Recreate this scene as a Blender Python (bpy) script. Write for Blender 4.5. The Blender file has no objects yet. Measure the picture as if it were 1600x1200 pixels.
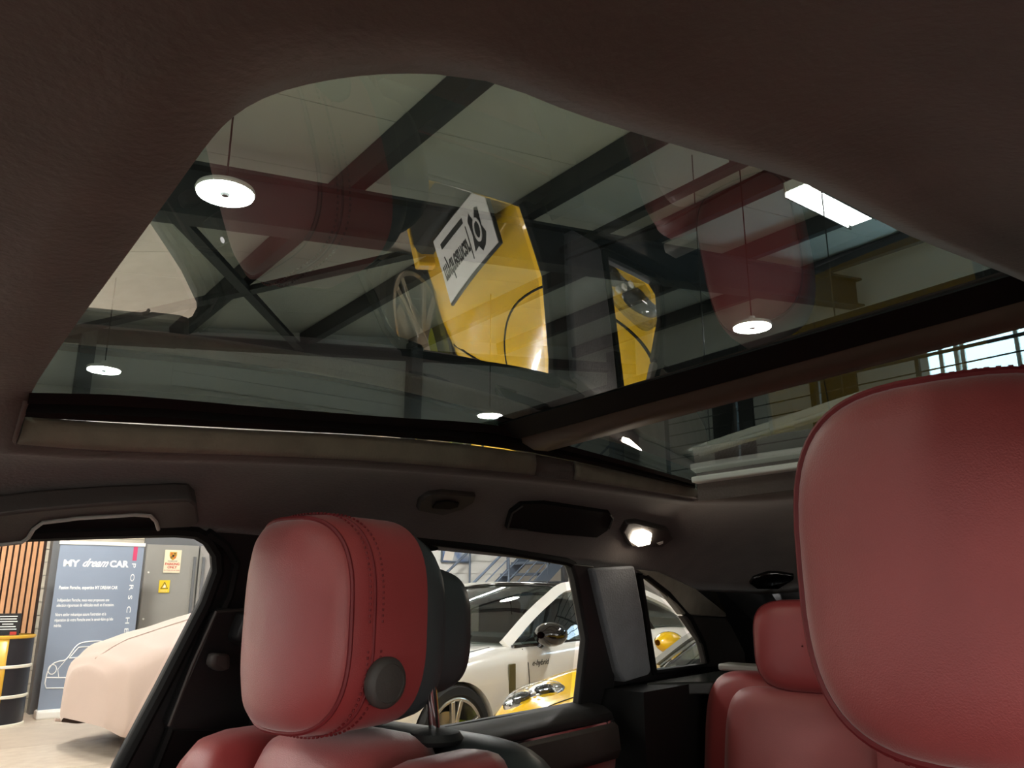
import bpy, bmesh, math, random
from mathutils import Vector, Matrix
from mathutils.bvhtree import BVHTree
from mathutils.geometry import tessellate_polygon
random.seed(7)
PI = math.pi
scene = bpy.context.scene
COL = scene.collection
V = Vector

# ------------------------------------------------------------------ camera, world, exposure
CAM = V((0.45, 0.0, 1.33))
PITCH, YAW, FPX = math.radians(14.5), math.radians(40.0), 1250.0
cd = bpy.data.cameras.new('camera')
cd.sensor_width = 36.0
cd.lens = 36.0 * FPX / 1600.0
cd.clip_start = 0.01
cam = bpy.data.objects.new('camera', cd)
COL.objects.link(cam)
cam.location = CAM
cam.rotation_euler = (math.radians(90) + PITCH, 0, YAW)
scene.camera = cam
w = bpy.data.worlds.new('world')
scene.world = w
w.use_nodes = True
w.node_tree.nodes['Background'].inputs[0].default_value = (0.6, 0.75, 1.0, 1)
w.node_tree.nodes['Background'].inputs[1].default_value = 0.3
scene.view_settings.view_transform = 'Standard'
scene.view_settings.look = 'None'
scene.view_settings.gamma = 1.0
scene.view_settings.use_curve_mapping = False
scene.view_settings.exposure = 2.45
scene.cycles.use_denoising = True
scene.cycles.max_bounces = 10
scene.cycles.diffuse_bounces = 5
scene.cycles.transparent_max_bounces = 24
scene.cycles.sample_clamp_indirect = 6.0
LAMP_E, LUM_E, DOME_E, FILL_E = 76.0, 9.0, 5.0, 0.55


# ------------------------------------------------------------------ measuring: a photo pixel as a direction from the camera
def ray(px, py):
    x, y = (px - 800) / FPX, (600 - py) / FPX
    up = y * math.cos(PITCH) + math.sin(PITCH)
    fw = math.cos(PITCH) - y * math.sin(PITCH)
    return V((x * math.cos(YAW) - fw * math.sin(YAW), x * math.sin(YAW) + fw * math.cos(YAW), up))


def on_x(px, py, x):
    D = ray(px, py)
    return CAM + D * ((x - CAM.x) / D.x)


def on_z(px, py, z):
    D = ray(px, py)
    return CAM + D * ((z - CAM.z) / D.z)


def on_y(px, py, y):
    D = ray(px, py)
    return CAM + D * ((y - CAM.y) / D.y)


SA, SB = -0.572, 0.33                       # the leaning plane of the passenger-side windows


def side(px, py, off=0.0):
    D = ray(px, py)
    s = (SA + off - SB * 0.07 - CAM.x) / (D.x - SB * D.z)
    return CAM + D * s


def sidept(y, h, off=0.0):
    return V((SA + off + SB * (h - 0.07), y, CAM.z + h))


def hg(x, y):                               # the curved roof glass
    t = y - 0.8
    return CAM.z + 0.2548 + 0.0456 * t - 0.0847 * t * t - 0.0355 * x * x + 0.0017 * t ** 3 + 0.0451 * x + 0.0143 * x * t


def on_glass(px, py, off=0.0):
    D = ray(px, py)
    s = 0.6
    for _ in range(40):
        p = CAM + D * s
        f = p.z - hg(p.x, p.y) - off
        q = CAM + D * (s + 1e-4)
        df = ((q.z - hg(q.x, q.y) - off) - f) / 1e-4
        s -= f / df
    return CAM + D * s


E1, E2 = V((0.976, -0.216, 0)), V((0.216, 0.976, 0))       # axes of the showroom


def W(p, q, z):
    return E1 * p + E2 * q + V((0, 0, z))


def on_p(px, py, p):
    D = ray(px, py)
    return CAM + D * ((p - CAM.dot(E1)) / D.dot(E1))


def on_q(px, py, q):
    D = ray(px, py)
    return CAM + D * ((q - CAM.dot(E2)) / D.dot(E2))


# ------------------------------------------------------------------ materials
def lin(c):
    return tuple(((v / 255) / 12.92 if v / 255 <= 0.04045 else ((v / 255 + 0.055) / 1.055) ** 2.4) for v in c) + (1,)


def M(name, rgb, rough=0.5, metal=0.0, var=0.06, scale=8.0, bump=0.0, bscale=None, coat=0.0, sheen=0.0, stretch=None, rgb2=None, spec=0.5):
    m = bpy.data.materials.new(name)
    m.use_nodes = True
    nt = m.node_tree
    b = nt.nodes['Principled BSDF']
    b.inputs['Roughness'].default_value = rough
    b.inputs['Metallic'].default_value = metal
    b.inputs['Coat Weight'].default_value = coat
    b.inputs['Coat Roughness'].default_value = 0.03
    b.inputs['Sheen Weight'].default_value = sheen
    b.inputs['Specular IOR Level'].default_value = spec
    tc = nt.nodes.new('ShaderNodeTexCoord')
    mp = nt.nodes.new('ShaderNodeMapping')
    nt.links.new(tc.outputs['Object'], mp.inputs[0])
    if stretch:
        mp.inputs['Scale'].default_value = stretch
    n = nt.nodes.new('ShaderNodeTexNoise')
    n.inputs['Scale'].default_value = scale
    n.inputs['Detail'].default_value = 5
    nt.links.new(mp.outputs[0], n.inputs['Vector'])
    mx = nt.nodes.new('ShaderNodeMix')
    mx.data_type = 'RGBA'
    c = lin(rgb)
    c2 = lin(rgb2) if rgb2 else None
    mx.inputs['A'].default_value = tuple(v * (1 - var) for v in c[:3]) + (1,)
    mx.inputs['B'].default_value = c2 or tuple(min(1, v * (1 + var)) for v in c[:3]) + (1,)
    if rgb2:
        r = nt.nodes.new('ShaderNodeMapRange')
        r.inputs['From Min'].default_value = 0.35
        r.inputs['From Max'].default_value = 0.65
        nt.links.new(n.outputs['Fac'], r.inputs['Value'])
        nt.links.new(r.outputs[0], mx.inputs['Factor'])
    else:
        nt.links.new(n.outputs['Fac'], mx.inputs['Factor'])
    nt.links.new(mx.outputs['Result'], b.inputs['Base Color'])
    if bump:
        n2 = nt.nodes.new('ShaderNodeTexNoise')
        n2.inputs['Scale'].default_value = bscale or scale
        n2.inputs['Detail'].default_value = 3
        nt.links.new(mp.outputs[0], n2.inputs['Vector'])
        bp = nt.nodes.new('ShaderNodeBump')
        bp.inputs['Strength'].default_value = bump
        bp.inputs['Distance'].default_value = 0.002
        nt.links.new(n2.outputs['Fac'], bp.inputs['Height'])
        nt.links.new(bp.outputs[0], b.inputs['Normal'])
    return m


def EM(name, rgb, strength):
    m = bpy.data.materials.new(name)
    m.use_nodes = True
    nt = m.node_tree
    nt.nodes.clear()
    o = nt.nodes.new('ShaderNodeOutputMaterial')
    e = nt.nodes.new('ShaderNodeEmission')
    e.inputs[0].default_value = lin(rgb)
    e.inputs[1].default_value = strength
    nt.links.new(e.outputs[0], o.inputs[0])
    return m


def GLASS(name, tint, f0=0.05, power=4.0, gain=0.9, rough=0.0):
    """thin tinted pane: straight-through transmission plus a mirror reflection that grows at grazing angles"""
    m = bpy.data.materials.new(name)
    m.use_nodes = True
    nt = m.node_tree
    nt.nodes.clear()
    o = nt.nodes.new('ShaderNodeOutputMaterial')
    t = nt.nodes.new('ShaderNodeBsdfTransparent')
    t.inputs[0].default_value = tuple(tint) + (1,)
    g = nt.nodes.new('ShaderNodeBsdfGlossy')
    g.inputs['Roughness'].default_value = rough
    lw = nt.nodes.new('ShaderNodeLayerWeight')
    lw.inputs[0].default_value = 0.5
    pw = nt.nodes.new('ShaderNodeMath')
    pw.operation = 'POWER'
    pw.inputs[1].default_value = power
    ma = nt.nodes.new('ShaderNodeMath')
    ma.operation = 'MULTIPLY_ADD'
    ma.inputs[1].default_value = gain
    ma.inputs[2].default_value = f0
    mx = nt.nodes.new('ShaderNodeMixShader')
    nt.links.new(lw.outputs['Facing'], pw.inputs[0])
    nt.links.new(pw.outputs[0], ma.inputs[0])
    nt.links.new(ma.outputs[0], mx.inputs[0])
    nt.links.new(t.outputs[0], mx.inputs[1])
    nt.links.new(g.outputs[0], mx.inputs[2])
    nt.links.new(mx.outputs[0], o.inputs[0])
    return m


SUEDE = M('suede', (98, 88, 84), 0.95, var=0.25, scale=14, bump=0.35, bscale=220, sheen=0.25, spec=0.1)
SUEDE_GREY = M('grey_suede', (116, 119, 124), 0.95, var=0.2, scale=20, bump=0.5, bscale=260, sheen=0.2, spec=0.1)
CROSSBAR = M('brown_crossbar_trim', (96, 80, 68), 0.5, var=0.1, scale=30)
SUEDE_LIT = M('suede_lit', (132, 126, 112), 0.95, var=0.3, scale=25, bump=0.4, bscale=200, sheen=0.2, spec=0.1)  # suede copy with the light falling on it put into its colour
BLACK = M('black_trim', (26, 26, 27), 0.55, var=0.15, scale=40, bump=0.15, bscale=400)
RUBBER = M('black_rubber', (18, 18, 18), 0.7, var=0.1, scale=60, spec=0.2)
DARKTRIM = M('charcoal_trim', (62, 57, 54), 0.6, var=0.1, scale=30, bump=0.1, bscale=300)
RED = M('red_leather', (146, 52, 53), 0.42, var=0.05, scale=30, bump=0.12, bscale=700, sheen=0.15)
REDP_LIT = M('red_perforated_lit', (148, 62, 62), 0.42, var=0.05, scale=30, bump=0.2, bscale=900, sheen=0.35)  # paler copy of the red leather, windscreen light put into its colour
REDD = M('red_thread', (110, 22, 28), 0.6)
GREYLEATHER = M('slate_leather', (62, 66, 68), 0.4, var=0.06, scale=30, bump=0.1, bscale=700)
CHROME = M('chrome', (225, 225, 228), 0.08, metal=1.0, var=0.02)
ROOFGLASS = GLASS('tinted_roof_glass', (0.232, 0.285, 0.262), 0.025, 5.0, 2.3)
SIDEGLASS = GLASS('clear_side_glass', (0.93, 0.95, 0.93), 0.02, 5.0, 0.6)
REARGLASS = GLASS('tinted_side_glass', (0.72, 0.74, 0.72), 0.02, 5.0, 0.6)
CARGLASS = GLASS('car_glass', (0.42, 0.48, 0.46), 0.06, 4.0, 0.9)
DARKGLASS = GLASS('privacy_glass', (0.06, 0.066, 0.07), 0.06, 4.0, 0.9)
WHITEPAINT = M('white_paint', (236, 233, 226), 0.25, var=0.01, coat=1.0)
YELLOWPAINT = M('yellow_paint', (246, 196, 8), 0.22, var=0.02, coat=1.0)
GLOSSBLACK = M('gloss_black', (10, 10, 11), 0.06, var=0.05, coat=1.0)
TYRE = M('tyre_rubber', (24, 24, 25), 0.75, var=0.2, scale=30, bump=0.3)
ALLOY = M('silver_alloy', (205, 200, 188), 0.25, metal=0.85, var=0.03)
LIME = M('lime_caliper', (190, 215, 30), 0.3)
COVER = M('car_cover_cloth', (178, 158, 146), 0.8, var=0.05, scale=3, bump=0.4, bscale=9, sheen=0.3)
CONCRETE = M('speckled_concrete', (196, 182, 165), 0.42, var=0.12, scale=5, rgb2=(176, 163, 148), bump=0.1)
CONCRETE_LIGHT = M('speckled_light_concrete', (206, 193, 176), 0.4, var=0.12, scale=9, rgb2=(182, 168, 152), bump=0.1)
WHITECLAD = M('white_cladding', (226, 225, 220), 0.5, var=0.03, scale=2)
BEIGECLAD = M('beige_cladding', (205, 196, 178), 0.5, var=0.03, scale=2)
CEILW = M('ceiling_panel_white', (214, 216, 210), 0.6, var=0.04, scale=1.5)
STEEL = M('dark_steel', (58, 60, 62), 0.5, var=0.12, scale=10)
STEELBLUE = M('blue_grey_steel', (88, 100, 116), 0.5, var=0.1, scale=10)
GREYPAINT = M('grey_painted_steel', (150, 148, 142), 0.5, var=0.04, scale=6)
COLUMN = M('column_grey', (104, 106, 108), 0.5, var=0.05, scale=6)
OAK = M('oak_slat', (205, 152, 110), 0.55, var=0.18, scale=3, stretch=(40, 40, 1.5))
FELT = M('black_felt', (52, 34, 26), 0.9)
BANNERBLUE = M('banner_blue', (134, 146, 164), 0.55, var=0.12, scale=1.2)
PRINTW = M('white_print', (240, 240, 238), 0.6)
PRINTPINK = M('pink_print', (196, 64, 104), 0.6)
PRINTRED = M('red_print', (196, 60, 44), 0.6)
PRINTBLACK = M('black_print', (24, 22, 22), 0.6)
SIGNCREAM = M('cream_sign', (236, 226, 196), 0.5)
SIGNYELLOW = M('yellow_sign', (240, 206, 40), 0.5)
GOLD = M('gold_paint', (206, 160, 52), 0.35, var=0.05)
DRUMBLACK = M('drum_black', (30, 32, 38), 0.35)
HOOP = M('drum_hoop_white', (222, 216, 200), 0.4)
WHITEPL = M('white_plastic', (232, 230, 224), 0.4)
LAMPFACE = EM('lamp_face', (252, 248, 243), LAMP_E)
LUMFACE = EM('luminaire_face', (252, 248, 244), LUM_E)
DOMEFACE = EM('reading_lamp_face', (255, 238, 214), DOME_E)
SKYFACE = EM('daylit_window', (196, 226, 250), 3.2)
FRONTFILL = EM('front_fill_panel', (252, 246, 244), FILL_E)  # glow of the panels added on the front wall
SIDEFILL = EM('side_fill_panel', (255, 248, 242), 1.5)  # glow of the panels added on the right wall
LENS = GLASS('headlight_lens', (0.9, 0.92, 0.93), 0.05, 4.0, 0.9)


# ------------------------------------------------------------------ building helpers
def world_of(o):
    m = Matrix.Identity(4)
    while o is not None:
        m = Matrix.LocRotScale(o.location, o.rotation_euler, o.scale) @ m
        o = o.parent
    return m


class MB:
    def __init__(s):
        s.v, s.f = [], []

    def add(s, vs, fs):
        k = len(s.v)
        s.v += [V(p) for p in vs]
        s.f += [tuple(k + i for i in f) for f in fs]
        return s

    def box(s, c, d, X=V((1, 0, 0)), Y=V((0, 1, 0)), Z=V((0, 0, 1))):
        c, d = V(c), V(d) / 2
        vs = [c + X * (i * d.x) + Y * (j * d.y) + Z * (k * d.z) for i in (-1, 1) for j in (-1, 1) for k in (-1, 1)]
        return s.add(vs, [(0, 1, 3, 2), (4, 6, 7, 5), (0, 4, 5, 1), (2, 3, 7, 6), (0, 2, 6, 4), (1, 5, 7, 3)])

    def tube(s, pts, r, n=8, closed=False, cap=True):
        pts = [V(p) for p in pts]
        N = len(pts)
        rr = r if isinstance(r, (list, tuple)) else [r] * N
        ref, rings = None, []
        for i, p in enumerate(pts):
            a = pts[(i - 1) % N] if (closed or i) else p
            b = pts[(i + 1) % N] if (closed or i < N - 1) else p
            t = (b - a)
            t = t.normalized() if t.length > 1e-9 else V((0, 0, 1))
            if ref is None:
                ref = t.orthogonal().normalized()
            ref = (ref - t * ref.dot(t)).normalized()
            bi = t.cross(ref)
            rings.append([p + (ref * math.cos(2 * PI * k / n) + bi * math.sin(2 * PI * k / n)) * rr[i] for k in range(n)])
        vs = [q for g in rings for q in g]
        fs = []
        for i in range(N if closed else N - 1):
            j = (i + 1) % N
            for k in range(n):
                l = (k + 1) % n
                fs.append((i * n + k, i * n + l, j * n + l, j * n + k))
        if cap and not closed:
            fs.append(tuple(range(n))[::-1])
            fs.append(tuple((N - 1) * n + k for k in range(n)))
        return s.add(vs, fs)

    def lathe(s, prof, c, axis=V((0, 0, 1)), n=32):
        axis = V(axis).normalized()
        X = axis.orthogonal().normalized()
        Y = axis.cross(X)
        vs = [V(c) + axis * z + (X * math.cos(2 * PI * k / n) + Y * math.sin(2 * PI * k / n)) * max(r, 1e-5) for r, z in prof for k in range(n)]
        fs = []
        for i in range(len(prof) - 1):
            for k in range(n):
                l = (k + 1) % n
                fs.append((i * n + k, i * n + l, (i + 1) * n + l, (i + 1) * n + k))
        return s.add(vs, fs)

    def grid(s, rows, closed=False):
        n = len(rows[0])
        vs = [p for r in rows for p in r]
        fs = []
        for i in range(len(rows) - 1):
            for k in range(n if closed else n - 1):
                l = (k + 1) % n
                fs.append((i * n + k, i * n + l, (i + 1) * n + l, (i + 1) * n + k))
        return s.add(vs, fs)

    def poly(s, pts):
        pts = [V(p) for p in pts]
        return s.add(pts, [t for t in tessellate_polygon([pts])])

    def prism(s, pts, d):
        pts = [V(p) for p in pts]
        n = len(pts)
        d = V(d)
        tri = tessellate_polygon([pts])
        s.add(pts + [p + d for p in pts],
              [t[::-1] for t in tri] + [tuple(n + i for i in t) for t in tri] + [(i, (i + 1) % n, n + (i + 1) % n, n + i) for i in range(n)])
        return s

    def build(s, name, m, parent=None, local=False, smooth=35, bevel=0, sub=0, solid=0, fixn=True):
        me = bpy.data.meshes.new(name)
        vs = s.v
        if parent is not None and not local:
            inv = world_of(parent).inverted()
            vs = [inv @ p for p in vs]
        me.from_pydata([tuple(p) for p in vs], [], s.f)
        if fixn:
            bm = bmesh.new()
            bm.from_mesh(me)
            bmesh.ops.recalc_face_normals(bm, faces=bm.faces)
            bm.to_mesh(me)
            bm.free()
        me.materials.append(m)
        if smooth:
            me.polygons.foreach_set('use_smooth', [True] * len(me.polygons))
            me.set_sharp_from_angle(angle=math.radians(smooth))
        o = bpy.data.objects.new(name, me)
        COL.objects.link(o)
        if parent is not None:
            o.parent = parent
        if bevel:
            b = o.modifiers.new('bevel', 'BEVEL')
            b.width = bevel
            b.segments = 2
            b.limit_method = 'ANGLE'
        if sub:
            b = o.modifiers.new('sub', 'SUBSURF')
            b.levels = b.render_levels = sub
        if solid:
            b = o.modifiers.new('solid', 'SOLIDIFY')
            b.thickness = abs(solid)
            b.offset = 1 if solid > 0 else -1
        return o


def tag(o, label=None, cat=None, group=None, kind=None):
    for k, v in (('label', label), ('category', cat), ('group', group), ('kind', kind)):
        if v:
            o[k] = v
    return o


def thing(name, loc, label, cat, rz=0.0, group=None):
    o = bpy.data.objects.new(name, None)
    COL.objects.link(o)
    o.location = loc
    o.rotation_euler = (0, 0, rz)
    o.empty_display_size = 0.1
    return tag(o, label, cat, group)


def struct(o):
    o['kind'] = 'structure'
    return o


def copy_tree(o, parent=None):
    c = o.copy()
    COL.objects.link(c)
    c.parent = parent
    for ch in list(o.children):
        copy_tree(ch, c)
    return c


def crom(pts, n):
    """smooth open curve through points, n samples per span"""
    pts = [V(p) for p in pts]
    out = []
    for i in range(len(pts) - 1):
        p0, p1, p2, p3 = pts[max(i - 1, 0)], pts[i], pts[i + 1], pts[min(i + 2, len(pts) - 1)]
        for k in range(n):
            t = k / n
            out.append(0.5 * ((2 * p1) + (p2 - p0) * t + (2 * p0 - 5 * p1 + 4 * p2 - p3) * t * t + (3 * p1 - p0 - 3 * p2 + p3) * t ** 3))
    out.append(pts[-1])
    return out


def resample(pts, n):
    pts = [V(p) for p in pts]
    L = [0.0]
    for a, b in zip(pts, pts[1:]):
        L.append(L[-1] + (b - a).length)
    out, j = [], 0
    for k in range(n):
        t = L[-1] * k / (n - 1)
        while j < len(L) - 2 and L[j + 1] < t:
            j += 1
        f = (t - L[j]) / max(L[j + 1] - L[j], 1e-9)
        out.append(pts[j].lerp(pts[j + 1], min(max(f, 0), 1)))
    return out


def interp(x, xs, ys):
    if x <= xs[0]:
        return ys[0]
    for i in range(len(xs) - 1):
        if x <= xs[i + 1]:
            return ys[i] + (ys[i + 1] - ys[i]) * (x - xs[i]) / (xs[i + 1] - xs[i])
    return ys[-1]


def write(body, size, m, parent, o, right, up, name='lettering', shear=0.0, align='LEFT', xs=1.0, depth=0.001, bold=0.0):
    """raised lettering, a mesh of its own"""
    cu = bpy.data.curves.new('t', 'FONT')
    cu.body, cu.size, cu.shear, cu.align_x = body, size, shear, align
    cu.extrude = depth
    cu.offset = bold
    cu.resolution_u = 3
    t = bpy.data.objects.new('t', cu)
    COL.objects.link(t)
    bpy.context.view_layer.update()
    me = bpy.data.meshes.new_from_object(t.evaluated_get(bpy.context.evaluated_depsgraph_get()))
    bpy.data.objects.remove(t)
    bpy.data.curves.remove(cu)
    right, up = V(right).normalized(), V(up).normalized()
    nrm = right.cross(up).normalized()
    b = MB()
    b.add([V(o) + right * (v.co.x * xs) + up * v.co.y + nrm * v.co.z for v in me.vertices], [tuple(p.vertices) for p in me.polygons])
    bpy.data.meshes.remove(me)
    return b.build(name, m, parent, smooth=0, fixn=False)


def bar_along(mb, pts, wd, up, th):
    """flat bar along a path: wd across, th along up"""
    pts = [V(p) for p in pts]
    rows = []
    for i, p in enumerate(pts):
        t = (pts[min(i + 1, len(pts) - 1)] - pts[max(i - 1, 0)]).normalized()
        u = V(up)
        u = (u - t * u.dot(t)).normalized()
        s = t.cross(u)
        rows.append([p + s * wd / 2 + u * th / 2, p - s * wd / 2 + u * th / 2, p - s * wd / 2 - u * th / 2, p + s * wd / 2 - u * th / 2])
    mb.grid(rows, closed=True)
    k = len(mb.v) - len(rows) * 4
    mb.f.append((k, k + 1, k + 2, k + 3))
    e = len(mb.v) - 4
    mb.f.append((e + 3, e + 2, e + 1, e))
    return mb


def sell(cx, cz, hw, hh, e=3.2, n=48):
    out = []
    for k in range(n):
        a = 2 * PI * k / n
        c, s = math.cos(a), math.sin(a)
        out.append((cx + hw * math.copysign(abs(c) ** (2 / e), c), cz + hh * math.copysign(abs(s) ** (2 / e), s)))
    return out


# ================================================================== THE SHOWROOM
def zc(q):
    return 4.24 + 0.148 * q


PL, PR, QF, QB = -10.6, 9.0, -5.0, 12.2
fl = MB().grid([[W(PL - .3, QF - .3, -0.02), W(PL - .3, QB + .3, -0.02)], [W(PR + .3, QF - .3, -0.02), W(PR + .3, QB + .3, -0.02)]]).build('floor', CONCRETE, smooth=0, solid=-0.1)
struct(fl)
tl = 1.2
tmesh = {}
nt_ = 0
for i in range(int((PR - PL) / tl) + 1):
    for j in range(int((QB - QF) / tl) + 1):
        c = W(PL + tl * (i + .5), QF + tl * (j + .5), -0.008)
        if c.x > 1.0 or c.y < -2.5 or c.y > 9:
            continue
        k = (i * 7 + j * 3) % 2
        if k not in tmesh:
            tmesh[k] = MB().box((0, 0, 0), (tl - .006, tl - .006, 0.024), E1, E2).build('floor_slab', (CONCRETE, CONCRETE_LIGHT)[k], fl, smooth=0)
            o = tmesh[k]
        else:
            o = tmesh[k].copy()
            COL.objects.link(o)
            o.parent = fl
        o.location = c


def wall(name, a, b, z0, z1a, z1b, m, t=0.12):
    a, b = V(a), V(b)
    n = (b - a).normalized().cross(V((0, 0, 1))) * t
    up = V((0, 0, 1))
    return struct(MB().prism([a + up * z0, b + up * z0, b + up * z1b, a + up * z1a], n).build(name, m, smooth=0))


wl = wall('wall_left', W(PL, QB, 0), W(PL, QF, 0), 0, zc(QB) + .3, zc(QF) + .3, WHITECLAD)
wall('wall_front', W(PL, QF, 0), W(PR, QF, 0), 0, zc(QF) + .3, zc(QF) + .3, WHITECLAD)
for k in range(4):
    p0 = -6.6 + 2.7 * k
    wn = struct(MB().box(W(p0 + 1.25, QF + .06, 1.5), (2.5, .03, 2.2), E1, E2).build('window_%d' % (k + 3), FRONTFILL, smooth=0))  # unseen glowing panel added to light the cabin through the windscreen
    fr = MB()
    for dp in (0, 1.25, 2.5):
        fr.box(W(p0 + dp, QF + .09, 1.5), (.07, .07, 2.3), E1, E2)
    for z in (.4, 2.6):
        fr.box(W(p0 + 1.25, QF + .09, z), (2.5, .07, .07), E1, E2)
    fr.build('window_frame', STEEL, wn, smooth=0)
wall('wall_right', W(PR, QF, 0), W(PR, QB, 0), 0, zc(QF) + .3, zc(QB) + .3, COLUMN)  # unseen wall, made dark grey to keep light off the rear bench
for k in range(3):
    q0 = -4.2 + 2.6 * k
    wn = struct(MB().box(W(PR - .06, q0 + 1.2, 1.55), (.03, 2.4, 2.5), E1, E2).build('window_%d' % (k + 7), SIDEFILL, smooth=0))  # unseen glowing panel added for side light on the passenger headrest
    fr = MB()
    for dq in (0, 1.2, 2.4):
        fr.box(W(PR - .09, q0 + dq, 1.55), (.07, .07, 2.6), E1, E2)
    for z in (.3, 2.8):
        fr.box(W(PR - .09, q0 + 1.2, z), (.07, 2.4, .07), E1, E2)
    fr.build('window_frame', STEEL, wn, smooth=0)
wb = wall('wall_back', W(PL, QB, 0), W(PR, QB, 0), 0, zc(QB) + .3, zc(QB) + .3, WHITECLAD, -0.12)
# horizontal cladding boards on the gable wall, each a board of its own
pb = MB().box((0, 0, 0), (0.02, 9.3, 0.19), E1, E2).build('cladding_board', WHITECLAD, wl, smooth=0)
first = True
for k in range(26):
    z = 0.1 + 0.2 * k
    o = pb if first else pb.copy()
    if not first:
        COL.objects.link(o)
        o.parent = wl
    first = False
    o.location = W(PL + .012, 7.45, z)
pb2 = MB().box((0, 0, 0), (0.05, 1.25, 0.142), E1, E2).build('shutter_slat', BEIGECLAD, wl, smooth=0)
for k in range(15):
    o = pb2 if k == 0 else pb2.copy()
    if k:
        COL.objects.link(o)
        o.parent = wl
    o.location = W(PL + .03, 2.22, 0.08 + 0.15 * k)
# ceiling: white sandwich panels, purlins, rafters and a cross brace
QA = QF - .1
ce = MB().grid([[W(PL, QA, zc(QA) + .24), W(PL, QB, zc(QB) + .24)], [W(PR, QA, zc(QA) + .24), W(PR, QB, zc(QB) + .24)]]).build('ceiling', STEEL, smooth=0, solid=0.1)
struct(ce)
SL = V((0.216 * 0.989, 0.976 * 0.989, 0.1464)).normalized()
NC = E1.cross(SL).normalized()
k0 = None
for i in range(19):
    p = PL + 0.52 + 1.03 * i
    c = W(p, (QA + QB) / 2, zc((QA + QB) / 2) + .2)
    if k0 is None:
        k0 = MB().box((0, 0, 0), (1.022, (QB - QA) * 1.011, 0.06), E1, SL, NC).build('ceiling_panel', CEILW, ce, smooth=0)
        o = k0
    else:
        o = k0.copy()
        COL.objects.link(o)
        o.parent = ce
    o.location = c
for q in (0.93, 2.78, 4.62, 6.5, 8.3, 10.1):
    MB().box(W((PL + PR) / 2, q, zc(q) + .06), (PR - PL, 0.14, 0.2), E1, SL, NC).build('purlin', STEEL, ce, smooth=0)
for p in (-5.3, 0.0, 5.3):
    b = MB()
    q = (QA + QB) / 2
    c = W(p, q, zc(q) - .27)
    ln = (QB - QA) * 1.011
    b.box(c + NC * .2, (0.22, ln, 0.03), E1, SL, NC)
    b.box(c - NC * .2, (0.22, ln, 0.03), E1, SL, NC)
    b.box(c, (0.02, ln, 0.4), E1, SL, NC)
    b.build('rafter', STEEL, ce, smooth=0)
for a, c in (((-5.45, 1.15), (-10.5, 4.55)), ((-5.45, 4.5), (-10.5, 1.1))):
    A, B = W(a[0], a[1], zc(a[1]) - .12), W(c[0], c[1], zc(c[1]) - .12)
    bar_along(MB(), [A, B], 0.12, (0, 0, 1), 0.06).build('cross_brace', STEEL, ce, smooth=0)
# posts and eave beam along the gable wall
for k, (q, wd) in enumerate(((1.72, .17), (6.45, .2), (11.0, .2))):
    struct(MB().box(W(PL + .16, q, zc(q) / 2), (.2, wd, zc(q) + .1), E1, E2).build('trim_%d' % (k + 1), COLUMN, smooth=0))
g0, g1 = W(PL + .1, 1.4, 4.42), W(PL + .1, QB, 4.42 + (QB - 1.4) * 0.125)
struct(bar_along(MB(), [g0, g1], 0.2, (0, 0, 1), 0.16).build('trim_4', STEEL, smooth=0))
# grey double cabinet door with its signs
dr = struct(MB().box(W(PL + .2, 3.4, 1.0), (.06, 1.5, 2.0), E1, E2).build('door_1', COLUMN, smooth=0))
for q, nm in ((2.98, 'door_leaf'), (3.63, 'door_leaf')):
    d = MB().box(W(PL + .25, q, 0.96), (.05, .63, 1.86), E1, E2).build(nm, GREYPAINT, dr, smooth=0, bevel=.006)
    MB().box(W(PL + .285, q + (.27 if q < 3.2 else -.27), 1.2), (.03, .03, 1.1), E1, E2).build('locking_bar', COLUMN, d, smooth=0)
    for z in (.45, 1.0, 1.55):
        MB().lathe([(0, 0), (.012, 0), (.012, .012), (0, .014)], W(PL + .274, q - .27, z), E1, 12).build('bolt', WHITEPL, d)
PF = PL + .285


def sign(name, q0, q1, z0, z1, m, label):
    o = MB().box(W(PF, (q0 + q1) / 2, (z0 + z1) / 2), (.008, q1 - q0, z1 - z0), E1, E2).build(name, m, smooth=0)
    return tag(o, label, 'sign')


def crest(parent, c, right, up, h, n):
    """a small quartered shield"""
    right, up, n = V(right), V(up), V(n)
    sh = [(-.42, .5), (.42, .5), (.44, .1), (.34, -.25), (0, -.55), (-.34, -.25), (-.44, .1)]
    P = lambda x, y, d=0.0: V(c) + right * (x * h) + up * (y * h) + n * d
    s = MB().prism([P(x, y) for x, y in sh], n * .003).build('crest', GOLD, parent, smooth=0)
    for sx, sy, mat in ((-1, 1, PRINTRED), (1, -1, PRINTRED), (1, 1, PRINTBLACK), (-1, -1, PRINTBLACK)):
        for k in range(2):
            y0 = .36 - k * .18 if sy > 0 else -.06 - k * .15
            MB().prism([P(sx * .06, y0, .0032), P(sx * .33, y0, .0032), P(sx * .31, y0 - .09, .0032), P(sx * .06, y0 - .09, .0032)], n * .001).build('crest_stripe', mat, s, smooth=0)
    MB().prism([P(-.13, .14, .0034), P(.13, .14, .0034), P(.1, -.08, .0034), P(0, -.18, .0034), P(-.1, -.08, .0034)], n * .0015).build('crest_centre', PRINTBLACK, s, smooth=0)
    return s


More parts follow.
